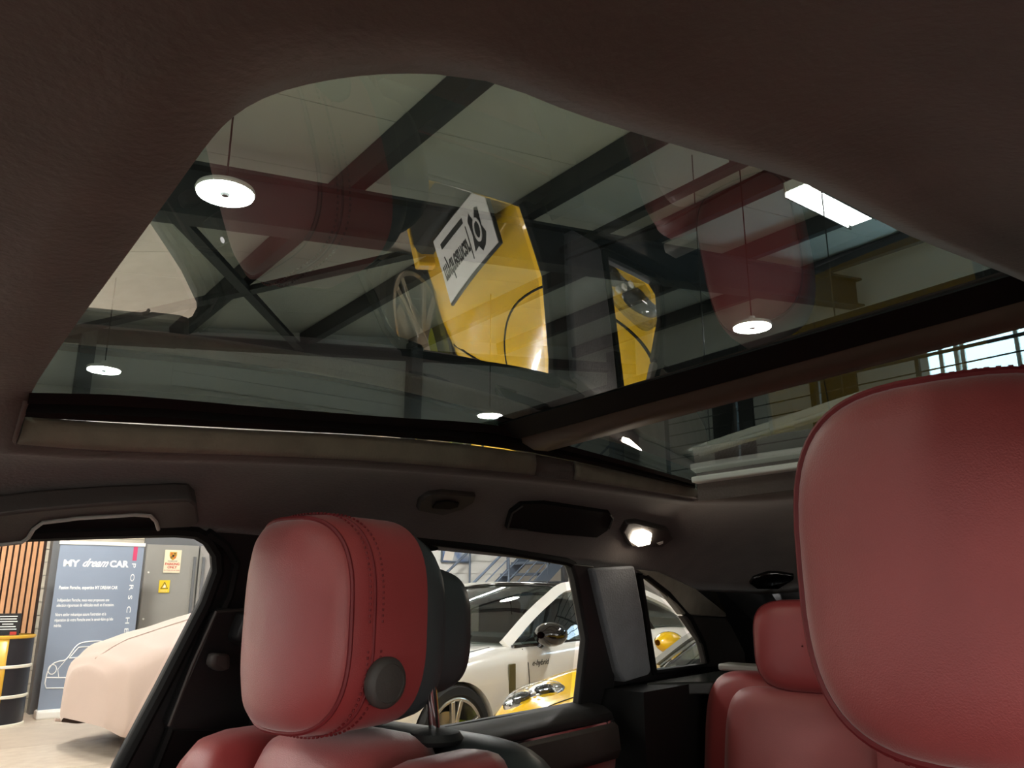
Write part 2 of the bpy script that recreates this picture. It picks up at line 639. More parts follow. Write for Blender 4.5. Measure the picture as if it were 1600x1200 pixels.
s1 = sign('parking_sign', 2.88, 3.08, 1.55, 1.83, SIGNCREAM, 'cream parking sign with crest and red lettering on grey cabinet door')
nE = E1
crest(s1, W(PF + .004, 2.98, 1.755), E2, (0, 0, 1), .1, nE)
write('PORSCHE', .02, PRINTBLACK, s1, W(PF + .005, 2.98, 1.684), E2, (0, 0, 1), align='CENTER', xs=1.3)
write('PARKING', .042, PRINTRED, s1, W(PF + .005, 2.98, 1.642), E2, (0, 0, 1), align='CENTER', bold=.001)
write('ONLY', .042, PRINTRED, s1, W(PF + .005, 2.98, 1.602), E2, (0, 0, 1), align='CENTER', bold=.001)
write('ALL OTHERS WILL BE TOWED', .014, PRINTRED, s1, W(PF + .005, 2.98, 1.575), E2, (0, 0, 1), align='CENTER')
s2 = sign('warning_sign', 2.85, 2.975, 1.31, 1.46, SIGNYELLOW, 'small yellow flame warning sign low on grey cabinet door')
P2 = lambda y, z, d=.0045: W(PF + d, 2.912 + y, 1.395 + z)
MB().prism([P2(-.045, -.04), P2(.045, -.04), P2(0, .045)], E1 * .001).build('triangle', PRINTBLACK, s2, smooth=0)
MB().prism([P2(-.034, -.033, .006), P2(.034, -.033, .006), P2(0, .03, .006)], E1 * .001).build('triangle_field', SIGNYELLOW, s2, smooth=0)
MB().prism([P2(-.014, -.026, .0075), P2(.014, -.026, .0075), P2(.016, -.01, .0075), P2(.002, .018, .0075), P2(-.004, -.002, .0075), P2(-.015, -.008, .0075)], E1 * .001).build('flame', PRINTW, s2, smooth=0)
write('DANGER GAZ', .013, PRINTW, s2, W(PF + .006, 2.912, 1.325), E2, (0, 0, 1), align='CENTER')
s3 = tag(MB().lathe([(0, 0), (.06, 0), (.06, .06), (.05, .075), (0, .08)], W(PL + .3, 2.52, 1.42), E1, 20).build('fire_bell', PRINTRED), 'small red alarm bell on wall between blue banner and cabinet', 'alarm bell')

# oak slat wall panel: felt back board and one slat per piece
sp = thing('slat_panel', W(PL + .1, .4, 0), 'oak slat wall panel with dark grooves behind the gold oil drum', 'wall panel')
MB().box(W(PL + .06, .55, 1.45), (.02, 2.1, 2.9), E1, E2).build('backing', FELT, sp, smooth=0)
o0 = None
for k in range(34):
    q = -.47 + .061 * k
    if o0 is None:
        o0 = MB().box(W(PL + .085, q, 1.45), (.03, .04, 2.9), E1, E2).build('slat', OAK, sp, smooth=0)
        q0s = q
    else:
        o = o0.copy()
        COL.objects.link(o)
        o.parent = sp
        o.location = E2 * (q - q0s)

# oil drum
DP, DQ, DR = -9.75, 1.2, .3
drum = thing('oil_drum', W(DP, DQ, 0), 'black and gold oil drum with shield crest before oak slats', 'drum')
dh = .87


def drum_r(z):
    return DR


MB().lathe([(0, .0), (DR, .0), (DR, dh), (DR - .015, dh), (DR - .02, dh - .03), (0, dh - .03)], W(DP, DQ, 0), n=48).build('barrel', DRUMBLACK, drum)
for z in (.015, .29, .58, dh):
    pr = [(DR - .002, z - .018), (DR + .012, z - .01), (DR + .012, z + .01), (DR - .002, z + .018)]
    MB().lathe(pr, W(DP, DQ, 0), n=48).build('hoop', HOOP if z < .8 else GOLD, drum)
vd = (CAM - W(DP, DQ, 0)).xy.normalized()
va = math.atan2(vd.y, vd.x) - .12
b = MB()
rows = []
for k in range(13):
    a = va - .36 + .72 * k / 12
    d = V((math.cos(a), math.sin(a), 0)) * (DR + .003)
    rows.append([W(DP, DQ, .02) + d, W(DP, DQ, dh - .01) + d])
b.grid(rows).build('gold_stripe', GOLD, drum, solid=.002)
dn = V((math.cos(va), math.sin(va), 0))
dt = V((-dn.y, dn.x, 0))
crest(drum, W(DP, DQ, .44) + dn * (DR + .006), dt, (0, 0, 1), .17, dn)
write('911', .085, PRINTBLACK, drum, W(DP, DQ, .1) + dn * (DR + .008), dt, (0, 0, 1), align='CENTER', shear=.3, xs=1.3, bold=.002)
pc = W(DP, DQ, .031) + dn * .02 + dt * .05
pcard = thing('price_card', pc + V((0, 0, dh - .03)), 'small dark info card standing on top of the gold oil drum', 'card')
MB().box(pc + V((0, 0, dh + .08)), (.008, .21, .24), dn, dt).build('card', PRINTBLACK, pcard, smooth=0)
for k, (wd, m) in enumerate(((.16, PRINTW), (.15, PRINTW), (.17, PRINTW), (.1, PRINTW), (.15, PRINTW), (.17, PRINTW))):
    MB().box(pc + dn * .005 + dt * (-.01) + V((0, 0, dh + .17 - .026 * k)), (.002, wd, .009), dn, dt).build('text_line', m, pcard, smooth=0)
MB().box(pc + dn * .006 + dt * .05 + V((0, 0, dh + .0)), (.002, .06, .03), dn, dt).build('red_mark', PRINTRED, pcard, smooth=0)
MB().box(pc + dn * .03 + V((0, 0, dh - .022)), (.1, .14, .014), dn, dt).build('foot', PRINTBLACK, pcard, smooth=0)

# roll-up banner
BP = -9.95
bt = on_p(95, 846, BP)
b2 = on_p(226, 851, BP)
qL, qR = bt.dot(E2), b2.dot(E2)
zT = bt.z - .03
ban = thing('roll_up_banner', W(BP, (qL + qR) / 2, 0), 'tall slate-blue roll-up banner with white lettering beside covered car', 'banner')
MB().box(W(BP, (qL + qR) / 2, (zT + .07) / 2), (.006, qR - qL, zT - .07), E1, E2).build('printed_sheet', BANNERBLUE, ban, smooth=0)
MB().box(W(BP, (qL + qR) / 2, zT + .02), (.025, qR - qL + .02, .04), E1, E2).build('top_rail', WHITEPL, ban, smooth=0, bevel=.004)
MB().box(W(BP, (qL + qR) / 2, .045), (.2, qR - qL + .04, .09), E1, E2).build('base', WHITEPL, ban, smooth=0, bevel=.02)
MB().tube([W(BP - .04, (qL + qR) / 2, .06), W(BP - .03, (qL + qR) / 2, zT + .02)], .01).build('support_pole', ALLOY, ban)
BX = BP + .004
UPZ = (0, 0, 1)
BWD = qR - qL
T = lambda q, z: W(BX, qL + q * BWD, z)
write('MY', .1, PRINTW, ban, T(.06, 1.6), E2, UPZ, xs=1.15, bold=.004)
write('dream', .125, PRINTW, ban, T(.27, 1.6), E2, UPZ, shear=.6, xs=.82, bold=.003)
write('CAR', .1, PRINTW, ban, T(.6, 1.6), E2, UPZ, xs=1.0, bold=.004)
write('Passion Porsche, expertise MY DREAM CAR', .05, PRINTW, ban, T(.05, 1.35), E2, UPZ, bold=.0012, xs=.66)
for k, t in enumerate(('Ind\u00e9pendant Porsche, nous vous proposons une', 's\u00e9lection rigoureuse de v\u00e9hicules neufs et d\u2019occasion.')):
    write(t, .047, PRINTW, ban, T(.05, 1.215 - .055 * k), E2, UPZ, xs=.58, bold=.0006)
for k, t in enumerate(('Notre atelier m\u00e9canique assure l\u2019entretien et la', 'r\u00e9paration de votre Porsche avec le savoir-faire qu\u2019elle', 'm\u00e9rite.')):
    write(t, .047, PRINTW, ban, T(.05, 1.06 - .058 * k), E2, UPZ, xs=.57, bold=.0006)
MB().box(T(.895, zT - .085), (.002, .045, .16), E1, E2).build('pink_stripe', PRINTPINK, ban, smooth=0)
MB().box(T(.895, zT - 1.1), (.002, .045, .12), E1, E2).build('pink_stripe', PRINTPINK, ban, smooth=0)
for k, ch in enumerate('PORSCHE'):
    write(ch, .062, PRINTW, ban, T(.87, zT - .19 - .122 * k), (0, 0, -1), E2, xs=1.9)
# white line drawing of a small coupe on the banner
def stroke(pts, cl=False, r=.006):
    MB().tube([T(q, z) for q, z in pts], r, 5, closed=cl).build('line_drawing', PRINTW, ban)


stroke(crom([(x, y, 0) for x, y in ((.04, .36), (.05, .47), (.09, .55), (.16, .58), (.24, .6), (.32, .72), (.4, .77), (.6, .78), (.72, .74), (.8, .62), (.9, .55), (.93, .4))], 4) and [(p.x, p.y) for p in crom([(x, y, 0) for x, y in ((.04, .36), (.05, .47), (.09, .55), (.16, .58), (.24, .6), (.32, .72), (.4, .77), (.6, .78), (.72, .74), (.8, .62), (.9, .55), (.93, .4))], 4)])
stroke([(.27, .61), (.36, .72), (.58, .73), (.66, .62), (.27, .61)])
stroke([(.05, .42), (.2, .41), (.4, .4), (.7, .41), (.92, .42)])
for cx in (.1, .8):
    stroke([(cx + .045 * math.cos(a), .5 + .05 * math.sin(a)) for a in [2 * PI * k / 14 for k in range(14)]], True, .005)
stroke([(.04, .36), (.06, .31), (.25, .3), (.7, .3), (.9, .32), (.93, .4)])
stroke([(.24, .6), (.16, .5), (.18, .42)], r=.004)

# framed picture on the cladding
pic = thing('wall_picture', W(PL + .05, 7.4, 1.85), 'small framed picture of a blue and ochre abstract on white cladding', 'picture')
MB().box(W(PL + .05, 7.4, 1.99), (.03, .56, .44), E1, E2).build('frame', STEELBLUE, pic, smooth=0)
MB().box(W(PL + .062, 7.4, 1.99), (.012, .52, .4), E1, E2).build('canvas', M('picture_sky', (84, 124, 184), .6, var=.3, scale=5, rgb2=(176, 180, 184)), pic, smooth=0)
MB().prism([W(PL + .069, 7.2 + y, 1.99 + z) for y, z in ((-.04, .0), (.02, -.05), (.14, .03), (.2, .2), (-.02, .2))], E1 * .002).build('ochre_patch', M('picture_ochre', (196, 150, 96), .6), pic, smooth=0)
MB().prism([W(PL + .069, 7.3 + y, 1.99 + z) for y, z in ((-.16, -.19), (.02, -.19), (.06, -.05), (-.1, .02))], E1 * .002).build('pale_patch', M('picture_pale', (222, 214, 204), .6), pic, smooth=0)

# steel staircase along the gable wall up to the mezzanine
st = thing('staircase', W(-9.6, 9, 0), 'blue-grey steel staircase with open treads along white gable wall', 'staircase')
zs = lambda q: 1.62 + .82 * (q - 8.45)          # underside line of the near stringer
for p in (-9.3, -10.3):
    q0, q1 = 6.5, 10.0
    MB().prism([W(p, q0, zs(q0)), W(p, q1, zs(q1)), W(p, q1, zs(q1) + .24), W(p, q0, zs(q0) + .24)], E1 * .03).build('stringer', STEELBLUE, st, smooth=0)
k = 0
q = 6.62
while q < 10:
    MB().box(W(-9.785, q, zs(q) + .17), (.95, .25, .04), E1, E2).build('tread', STEELBLUE, st, smooth=0)
    q += .225
for pp, nm in ((-9.28, 'near'), (-10.3, 'far')):
    for q in (6.75, 7.5, 8.25, 9.0, 9.75):
        MB().tube([W(pp, q, zs(q) + .1), W(pp, q, zs(q) + 1.12)], .016, 8).build('baluster', STEELBLUE, st)
    for k in range(6 if nm == 'near' else 1):
        dz = 1.12 - .16 * k
        MB().tube([W(pp, 6.6, zs(6.6) + dz), W(pp, 10.0, zs(10.0) + dz)], .02 if k == 0 else .01, 6).build('hand_rail' if k == 0 else 'rail', STEELBLUE, st)
for q in (8.6, 10.0):
    MB().box(W(-9.28, q, zs(q) / 2 + .05), (.08, .08, zs(q)), E1, E2).build('support_post', STEEL, st, smooth=0)

# mezzanine
MZ = 2.62
mz = struct(MB().box(W(-1.3, (8.05 + QB) / 2, MZ - .13), (PR + 8.0, QB - 8.05, .24), E1, E2).build('floor_mezzanine', GREYPAINT, smooth=0))
struct(MB().box(W(-1.3, 8.02, MZ - .13), (PR + 8.0, .04, .3), E1, E2).build('trim_5', STEEL, smooth=0))
mw = struct(MB().box(W(-1.3, 11.0, 4.35), (PR + 8.0, .1, 3.45), E1, E2).build('wall_mezzanine', WHITECLAD, smooth=0))
for k, (px0, px1) in enumerate(((1112, 1172), (1268, 1338))):
    a, b_ = on_q(px0, 640, 10.9), on_q(px1, 600, 10.9)
    pa, pbb = a.dot(E1), b_.dot(E1)
    d = struct(MB().box(W((pa + pbb) / 2, 10.93, MZ + 1.1), (pbb - pa, .05, 2.2), E1, E2).build('door_%d' % (k + 2), STEEL, smooth=0))  # dark panels on the mezzanine wall, modelled as doors
    MB().tube([W(pbb - .1, 10.88, MZ + 1.0), W(pbb - .22, 10.88, MZ + 1.0)], .014).build('door_handle', CHROME, d)
for k, (x0, x1, y0, y1) in enumerate(((1452, 1490, 590, 520), (1508, 1680, 570, 500))):
    a, b_ = on_q(x0, y0, 10.9), on_q(x1, y1, 10.9)
    pa, pbb = a.dot(E1), b_.dot(E1)
    zz0, zz1 = MZ + .6, MZ + 2.0
    wn = struct(MB().box(W((pa + pbb) / 2, 10.93, (zz0 + zz1) / 2), (pbb - pa, .04, zz1 - zz0), E1, E2).build('window_%d' % (k + 1), SKYFACE, smooth=0))
    fr = MB()
    for s_ in (pa, pbb, (pa + pbb) / 2):
        fr.box(W(s_, 10.9, (zz0 + zz1) / 2), (.05, .05, zz1 - zz0), E1, E2)
    for z in (zz0, zz1):
        fr.box(W((pa + pbb) / 2, 10.9, z), (pbb - pa + .05, .05, .05), E1, E2)
    fr.build('window_frame', WHITEPL, wn, smooth=0)
rl = thing('mezzanine_railing', W(-2, 8.1, MZ), 'dark steel railing with thin horizontal bars along the mezzanine edge', 'railing')
for k in range(14):
    p = -6.6 + 1.12 * k
    MB().box(W(p, 8.1, MZ + .5), (.04, .04, 1.02), E1, E2).build('post', STEEL, rl, smooth=0)
for k in range(6):
    MB().tube([W(-6.6, 8.1, MZ + 1.0 - .155 * k), W(8.6, 8.1, MZ + 1.0 - .155 * k)], .018 if k == 0 else .008, 6).build('top_rail' if k == 0 else 'bar', STEEL, rl)

# pendant lamps: flat glowing discs on thin wires
def pendant(name, p, q, label, group=None):
    z = 3.6
    c = W(p, q, z)
    t = thing(name, c, label, 'lamp', group=group)
    MB().lathe([(0, .0), (.165, .0), (.172, .012), (.165, .03), (.1, .045), (.035, .06), (.03, .1), (0, .1)], c + V((0, 0, .004)), n=32).build('shade', WHITEPL, t)
    MB().lathe([(.036, 0), (.16, 0), (.16, -.006), (.036, -.006)], c, n=32).build('diffuser', LAMPFACE, t)
    MB().lathe([(0, -.014), (.02, -.014), (.034, 0), (0, .003)], c, n=16).build('centre_cap', STEEL, t)
    MB().tube([c + V((0, 0, .1)), V((c.x, c.y, zc(q) + .17))], .006, 6).build('wire', RUBBER, t)
    return t


for (p, q, lb) in ((-4.0, 1.37, 'round glowing pendant lamp, the largest seen through the roof glass'),
                   (-3.63, 5.92, 'round glowing pendant lamp above the glass roof crossbar'),
                   (-8.71, 1.65, 'small round pendant lamp before the far wall, lowest near front roof corner'),
                   (-8.06, 6.25, 'smallest round pendant lamp, just above the passenger-side roof rail')):
    pendant('pendant_lamp', p, q, lb, 'pendant lamps of the showroom')
for p, q, wh in ((.4, -3.0, 'straight ahead of the bonnet by the added front windows'), (4.8, -3.0, 'in the corner of added front windows and right wall'), (4.8, 1.4, 'beside the driver door, halfway along the right wall'),
                (4.8, 6.0, 'off the driver-side tail, before the mezzanine'), (-4.2, -3.2, 'ahead of the passenger wing, by the added front windows'), (-8.6, -3.2, 'in the corner of added front windows and oak slats')):
    pendant('pendant_lamp', p, q, 'added unseen pendant lamp ' + wh, 'pendant lamps of the showroom')  # out of view, added to light the room


def luminaire(p, q0, q1, z, label, wd=.34, arm=0):
    t = thing('strip_luminaire', W(p, q0, z), label, 'lamp', group='strip luminaires of the showroom')
    m = (q0 + q1) / 2
    MB().box(W(p, m, z + .06), (wd, q1 - q0, .08), E1, E2).build('housing', WHITEPL, t, smooth=0)
    MB().box(W(p, m, z + .012), (wd - .04, q1 - q0 - .04, .02), E1, E2).build('diffuser', LUMFACE, t, smooth=0)
    for s in (-1, 1):
        MB().box(W(p + s * wd / 2, m, z + .03), (.012, q1 - q0, .1), E1, E2).build('louvre', CHROME, t, smooth=0)
    for qq in (q0 + .1, q1 - .1):
        if arm:
            MB().tube([W(p, qq, z + .1), W(p - arm, qq, z + .1)], .015, 8).build('wall_bracket', STEEL, t)
        else:
            MB().tube([W(p, qq, z + .1), W(p, qq, zc(qq) + .17)], .006, 6).build('suspension_wire', STEEL, t)
    return t


luminaire(-2.58, 5.12, 6.05, 4.25, 'rectangular white strip luminaire by the far edge of the roof glass', .22)
for p, q, wh in ((2.0, -2.6, 'over the driver side of the bonnet'), (6.5, -2.6, 'by the right wall and added front windows'),
                (-2.4, -3.4, 'by the added front windows ahead of the passenger seat'), (-7.0, -3.4, 'by the added front windows, nearest the oak slats'), (-7.0, -.6, 'beside the oak slats and oil drum')):
    luminaire(p, q, q + 1.5, min(4.3, zc(q) - .2), 'added unseen strip luminaire ' + wh)  # extra fixtures added out of view for more light
luminaire(-8.6, 4.6, 7.6, 2.85, 'added low strip luminaire over the white saloon, brightening the staircase wall', .2, 1.95)  # added behind the roof lining's cover to brighten the stair wall
# white bar standing in for a reflection in the glass, and the cable tray
tb = thing('reflection_bar', W(-3.2, 5.2, 2.5), 'long white bar standing in for a reflection in the rear roof glass', 'lamp')
A, B = W(-4.03, 5.52, 2.5), W(-2.0, 4.77, 2.5)
bar_along(MB(), [A, B], .12, (0, 0, 1), .05).build('housing', WHITEPL, tb, smooth=0)
for s in (-.035, .035):
    d = (B - A).normalized()
    n = V((0, 0, 1)).cross(d) * s
    MB().tube([A + n + d * .03 + V((0, 0, -.035)), B + n - d * .03 + V((0, 0, -.035))], .016, 10).build('tube', PRINTW, tb)
for f in (.12, .88):
    p_ = A.lerp(B, f)
    MB().tube([p_ + V((0, 0, .02)), V((p_.x, p_.y, zc(p_.dot(E2)) + .17))], .005, 6).build('suspension_wire', STEEL, tb)
ct = thing('cable_tray', W(-3, 5.35, 4.75), 'thin dark cable tray with loose cable hung below the purlins', 'cable tray')
MB().box(W(-2.0, 5.08, 4.66), (6.4, .1, .05), E1, E2).build('tray', STEEL, ct, smooth=0)
MB().tube([W(-5.2, 5.12, 4.58), W(-4, 5.25, 4.55), W(-3, 5.25, 4.6), W(1.1, 5.2, 4.56)], .012, 6).build('cable', RUBBER, ct)
for p in (-3.1, -1.0):
    MB().box(W(p, 5.08, 4.85), (.04, .05, .4), E1, E2).build('hanger', STEEL, ct, smooth=0)


# ================================================================== CARS IN THE SHOWROOM
def car_body(root, sts, m, arches, wr, name='body'):
    """smooth lofted shell; station = (s, bottom z, half width, shoulder z, top z)"""
    def ring(s, zb, w, zsh, zt):
        h = [(0, zb), (.55 * w, zb), (.9 * w, zb + .01), (.985 * w, zb + .12), (w, (zb + zsh) * .5), (.99 * w, zsh - .07), (.93 * w, zsh), (.74 * w, zsh * .45 + zt * .55 + .0), (.4 * w, zt), (0, zt + .012)]
        r = [V((x, s, z)) for x, z in h]
        return r + [V((-p.x, p.y, p.z)) for p in r[-2:0:-1]]
    cols = [V((a[1], a[2], a[3])) for a in sts]
    rows = []
    n = 5
    for i in range(len(sts) - 1):
        for k in range(n if i < len(sts) - 2 else n + 1):
            t = k / n
            def cr(j):
                p0, p1, p2, p3 = sts[max(i - 1, 0)][j], sts[i][j], sts[i + 1][j], sts[min(i + 2, len(sts) - 1)][j]
                if j == 0:
                    return p1 + (p2 - p1) * t
                return 0.5 * (2 * p1 + (p2 - p0) * t + (2 * p0 - 5 * p1 + 4 * p2 - p3) * t * t + (3 * p1 - p0 - 3 * p2 + p3) * t ** 3)
            rows.append(ring(cr(0), cr(1), cr(2), cr(3), cr(4)))
    b = MB().grid(rows, closed=True)
    N = len(rows[0])
    b.f.append(tuple(range(N)))
    e = len(b.v) - N
    b.f.append(tuple(e + i for i in range(N))[::-1])
    o = b.build(name, m, root, local=True, smooth=50, sub=1)
    cut = MB()
    for s, w in arches:
        for sg in (-1, 1):
            cut.lathe([(0, 0), (wr, 0), (wr, .32), (0, .32)], (sg * (w + .06), s, .345), (-sg, 0, 0), 40)
    c = cut.build('cut', BLACK, root, local=True)
    bo = o.modifiers.new('arch', 'BOOLEAN')
    bo.object = c
    bo.operation = 'DIFFERENCE'
    bo.solver = 'EXACT'
    bpy.context.view_layer.update()
    dg = bpy.context.evaluated_depsgraph_get()
    me = bpy.data.meshes.new_from_object(o.evaluated_get(dg))
    old = o.data
    o.modifiers.clear()
    o.data = me
    bpy.data.objects.remove(c)
    me.materials.clear()
    me.materials.append(m)
    me.polygons.foreach_set('use_smooth', [True] * len(me.polygons))
    me.set_sharp_from_angle(angle=math.radians(40))
    for p in me.polygons:
        p.material_index = 0
    bm = bmesh.new()
    bm.from_mesh(me)
    bv = BVHTree.FromBMesh(bm)
    bm.free()
    return o, bv


def make_wheel(root, s, x, sg, R, rim, cal):
    c = V((sg * x, s, R))
    ax = V((sg, 0, 0))
    wl_ = MB().lathe([(rim, -.2), (R - .03, -.21), (R, -.18), (R, -.04), (R - .025, -.005), (rim + .02, .0), (rim, -.015)], c, ax, 48).build('tyre', TYRE, root, local=True)
    rm = MB().lathe([(rim + .004, -.19), (rim + .006, -.012), (rim - .004, -.006), (rim - .02, -.014), (rim - .025, -.19)], c, ax, 48).build('rim', rim_mat, root, local=True)
    for k in range(5):
        for d in (-.17, .17):
            a = 2 * PI * k / 5 + .3
            o_ = c + V((sg * -.02, math.cos(a + d) * (rim - .015), math.sin(a + d) * (rim - .015)))
            i_ = c + V((sg * -.045, math.cos(a + d * .5) * .05, math.sin(a + d * .5) * .05))
            bar_along(MB(), [i_, o_], .034, ax, .03).build('spoke', rim_mat, rm, local=True, bevel=.006)
    MB().lathe([(0, -.03), (.06, -.035), (.07, -.06), (0, -.07)], c, ax, 24).build('hub_cap', rim_mat, rm, local=True)
    MB().lathe([(0, -.12), (.17, -.12), (.17, -.14), (0, -.14)], c, ax, 32).build('brake_disc', ALLOY, root, local=True)
    b = MB()
    rows = []
    for k in range(9):
        a = -.5 + 1.0 * k / 8
        dd = V((0, math.cos(a), math.sin(a)))
        rows.append([c + ax * z + dd * r for z, r in ((-.09, .13), (-.09, .2), (-.16, .2), (-.16, .13))])
    b.grid(rows, closed=True)
    b.build('brake_caliper', cal, root, local=True)
    MB().lathe([(0, -.2), (R + .02, -.2), (R + .02, -.3), (0, -.3)], c, ax, 32).build('wheel_well', RUBBER, root, local=True)


def surf_line(bv, pts, r, name, m, root, lift=.001):
    """a shut line laid on the body: points (x,s) dropped from above or (s,z) from the flank"""
    out = []
    for o_, d in pts:
        h = bv.ray_cast(V(o_), V(d))
        if h[0] is not None:
            out.append(h[0] + h[1] * lift)
    if len(out) > 1:
        MB().tube(out, r, 5).build(name, m, root, local=True)


def down(x, s):
    return ((x, s, 2.0), (0, 0, -1))


def flank(s, z, sg=1):
    return ((sg * 2.0, s, z), (-sg, 0, 0))


def car_mirror(root, c, sg, m, scale=1.0):
    mi = MB()
    rows = []
    for k in range(9):
        t = k / 8
        r = math.sin(PI * min(max(t * .94 + .03, 0), 1)) ** .55
        y = (t - .5) * .2 * scale
        rows.append([c + V((sg * 0, 0, 0)) + V((math.cos(a) * .115 * r * scale, y, math.sin(a) * .075 * r * scale)) for a in [2 * PI * j / 16 for j in range(16)]])
    mi.grid(rows, closed=True)
    o = mi.build('mirror_housing', m, root, local=True, smooth=60)
    MB().tube([c + V((-sg * .06, .0, -.05)) * scale, c + V((-sg * .12, -.02, -.11)) * scale, c + V((-sg * .2, -.03, -.12)) * scale], .022 * scale, 8).build('mirror_arm', GLOSSBLACK, root, local=True)
    return o


# ---------------- white hatchback saloon
rim_mat = ALLOY
wc = thing('car', (-4.5, 3.25, 0), 'white saloon car with gloss black mirror and dark glass roof', 'car')
wst = [(0.0, .30, .50, .52, .56), (.12, .22, .74, .60, .64), (.45, .2, .89, .73, .76), (.95, .2, .955, .86, .82), (1.5, .2, .955, .91, .93), (2.2, .2, .955, .93, .95), (3.1, .2, .955, .95, .97), (3.9, .2, .965, .99, .99), (4.5, .25, .92, .97, 1.0), (4.9, .32, .8, .93, .96), (5.02, .42, .66, .86, .9)]
wbody, wbv = car_body(wc, wst, WHITEPAINT, ((.95, .955), (3.88, .955)), .385)
for s in (.95, 3.88):
    for sg in (-1, 1):
        make_wheel(wc, s, .95, sg, .36, .265, LIME)
# greenhouse
def gh(root, base, roof, tail, bw, rw, zb, zr, paint, sideglass, roofm, zr2=None, tail_z=1.0, base_mid=None, split=()):
    """base: windshield foot s (centre, side); roof: s of roof front, rear; tail: s where rear glass ends"""
    zr2 = zr2 or zr
    N = 9
    foot = [V((bw * x, base[1] + (base[0] - base[1]) * (1 - x * x), zb + .02 * (1 - x * x))) for x in [(-1 + 2 * k / (N - 1)) for k in range(N)]]
    head = [V((rw * x, roof[0] + .0 - .06 * (1 - x * x), zr + .03 * (1 - x * x))) for x in [(-1 + 2 * k / (N - 1)) for k in range(N)]]
    rows = []
    for t in [k / 6 for k in range(7)]:
        rows.append([a.lerp(b, t) + V((0, 0, .035 * math.sin(PI * t))) for a, b in zip(foot, head)])
    MB().grid(rows).build('windscreen', CARGLASS, root, local=True)
    rr = []
    for t in [k / 8 for k in range(9)]:
        s = roof[0] + (roof[1] - roof[0]) * t
        z = zr + (zr2 - zr) * t + .03 * math.sin(PI * t)
        wd = rw * (1 - .06 * t)
        rr.append([V((wd * x, s - .06 * (1 - x * x) * (1 - t), z + .03 * (1 - x * x))) for x in [(-1 + 2 * k / (N - 1)) for k in range(N)]])
    MB().grid(rr).build('roof_panel', roofm, root, local=True, solid=.02)
    tl_ = []
    for t in [k / 6 for k in range(7)]:
        s = roof[1] + (tail - roof[1]) * t
        z = zr2 + (tail_z - zr2) * (t * .6 + .4 * t * t)
        wd = rw * .94 + (bw * .9 - rw * .94) * t
        tl_.append([V((wd * x, s, z + .03 * (1 - x * x))) for x in [(-1 + 2 * k / (N - 1)) for k in range(N)]])
    MB().grid(tl_).build('rear_window', DARKGLASS, root, local=True)
    for sg in (-1, 1):
        rail = [V((sg * bw, base[1], zb))]
        rail += [V((sg * (bw + (rw - bw) * t), base[1] + (roof[0] - base[1]) * t, zb + (zr - zb) * t + .035 * math.sin(PI * t))) for t in (.35, .7, 1)]
        rail += [V((sg * rw * (1 - .06 * t), roof[0] + (roof[1] - roof[0]) * t, zr + (zr2 - zr) * t + .03 * math.sin(PI * t))) for t in (.3, .65, 1)]
        rail += [V((sg * (rw * .94 + (bw * .9 - rw * .94) * t), roof[1] + (tail - roof[1]) * t, zr2 + (tail_z - zr2) * (t * .6 + .4 * t * t))) for t in (.35, .7, 1)]
        rail = crom(rail, 5)
        bar_along(MB(), rail, .085, V((sg * .8, 0, .6)), .04).build('pillar', paint, root, local=True, smooth=60)
        low = lambda s: V((sg * (bw + .06), s, zb + (tail_z - zb) * .3 * max(0, (s - base[1]) / (tail - base[1]))))
        inner = [p + V((sg * .01, 0, -.035)) for p in rail]
        cuts = [base[1] + .12] + list(split) + [tail - .35]
        def top_at(s):
            for a, b_ in zip(inner, inner[1:]):
                if a.y <= s <= b_.y:
                    return a.lerp(b_, (s - a.y) / max(b_.y - a.y, 1e-6))
            return inner[-1]
        for a, b_ in zip(cuts, cuts[1:]):
            ss = [a + .015 + (b_ - a - .03) * k / 8 for k in range(9)]
            tops = [top_at(s) for s in ss]
            lows = [low(s) for s in ss]
            lows = [l if l.z < t_.z - .005 else t_ + V((0, 0, -.005)) for l, t_ in zip(lows, tops)]
            MB().grid([lows, [l.lerp(t_, .5) + V((sg * .02, 0, 0)) for l, t_ in zip(lows, tops)], tops]).build('side_window', sideglass, root, local=True)
        for s in list(split):
            bar_along(MB(), [low(s), top_at(s)], .05, V((sg, 0, .3)), .03).build('door_post', GLOSSBLACK, root, local=True)
        bar_along(MB(), [low(s) + V((sg * .004, 0, -.01)) for s in [cuts[0] - .1 + (cuts[-1] - cuts[0] + .1) * k / 10 for k in range(11)]], .03, V((0, 0, 1)), .02).build('window_trim', GLOSSBLACK, root, local=True)
    return rail


gh(wc, (1.3, 1.62), (2.62, 3.85), 4.75, .79, .6, .93, 1.35, WHITEPAINT, CARGLASS, GLOSSBLACK, zr2=1.34, tail_z=1.03, split=(2.8, 3.75))
MB().box((0, 2.0, .95), (1.4, .6, .06)).build('dashboard', BLACK, wc, local=True, bevel=.02)
for x in (-.37, .37):
    for s in (2.9, 3.7):
        MB().box((x, s, 1.0), (.46, .16, .5)).build('car_seat_back', BLACK, wc, local=True, bevel=.05)
MB().box((0, 2.2, 1.24), (.24, .03, .06)).build('rear_view_mirror', BLACK, wc, local=True, bevel=.01)
MB().tube([(-.55, 1.55, .97), (-.1, 1.5, 1.0), (.5, 1.56, .985)], .012, 6).build('wiper', RUBBER, wc, local=True)
car_mirror(wc, V((.98, 1.95, 1.0)), 1, GLOSSBLACK, 1.25)
car_mirror(wc, V((-.98, 1.95, 1.0)), -1, GLOSSBLACK, 1.25)
surf_line(wbv, [flank(1.72, z) for z in (.9, .8, .7, .6, .5, .42, .32)], .004, 'door_seam', RUBBER, wc)
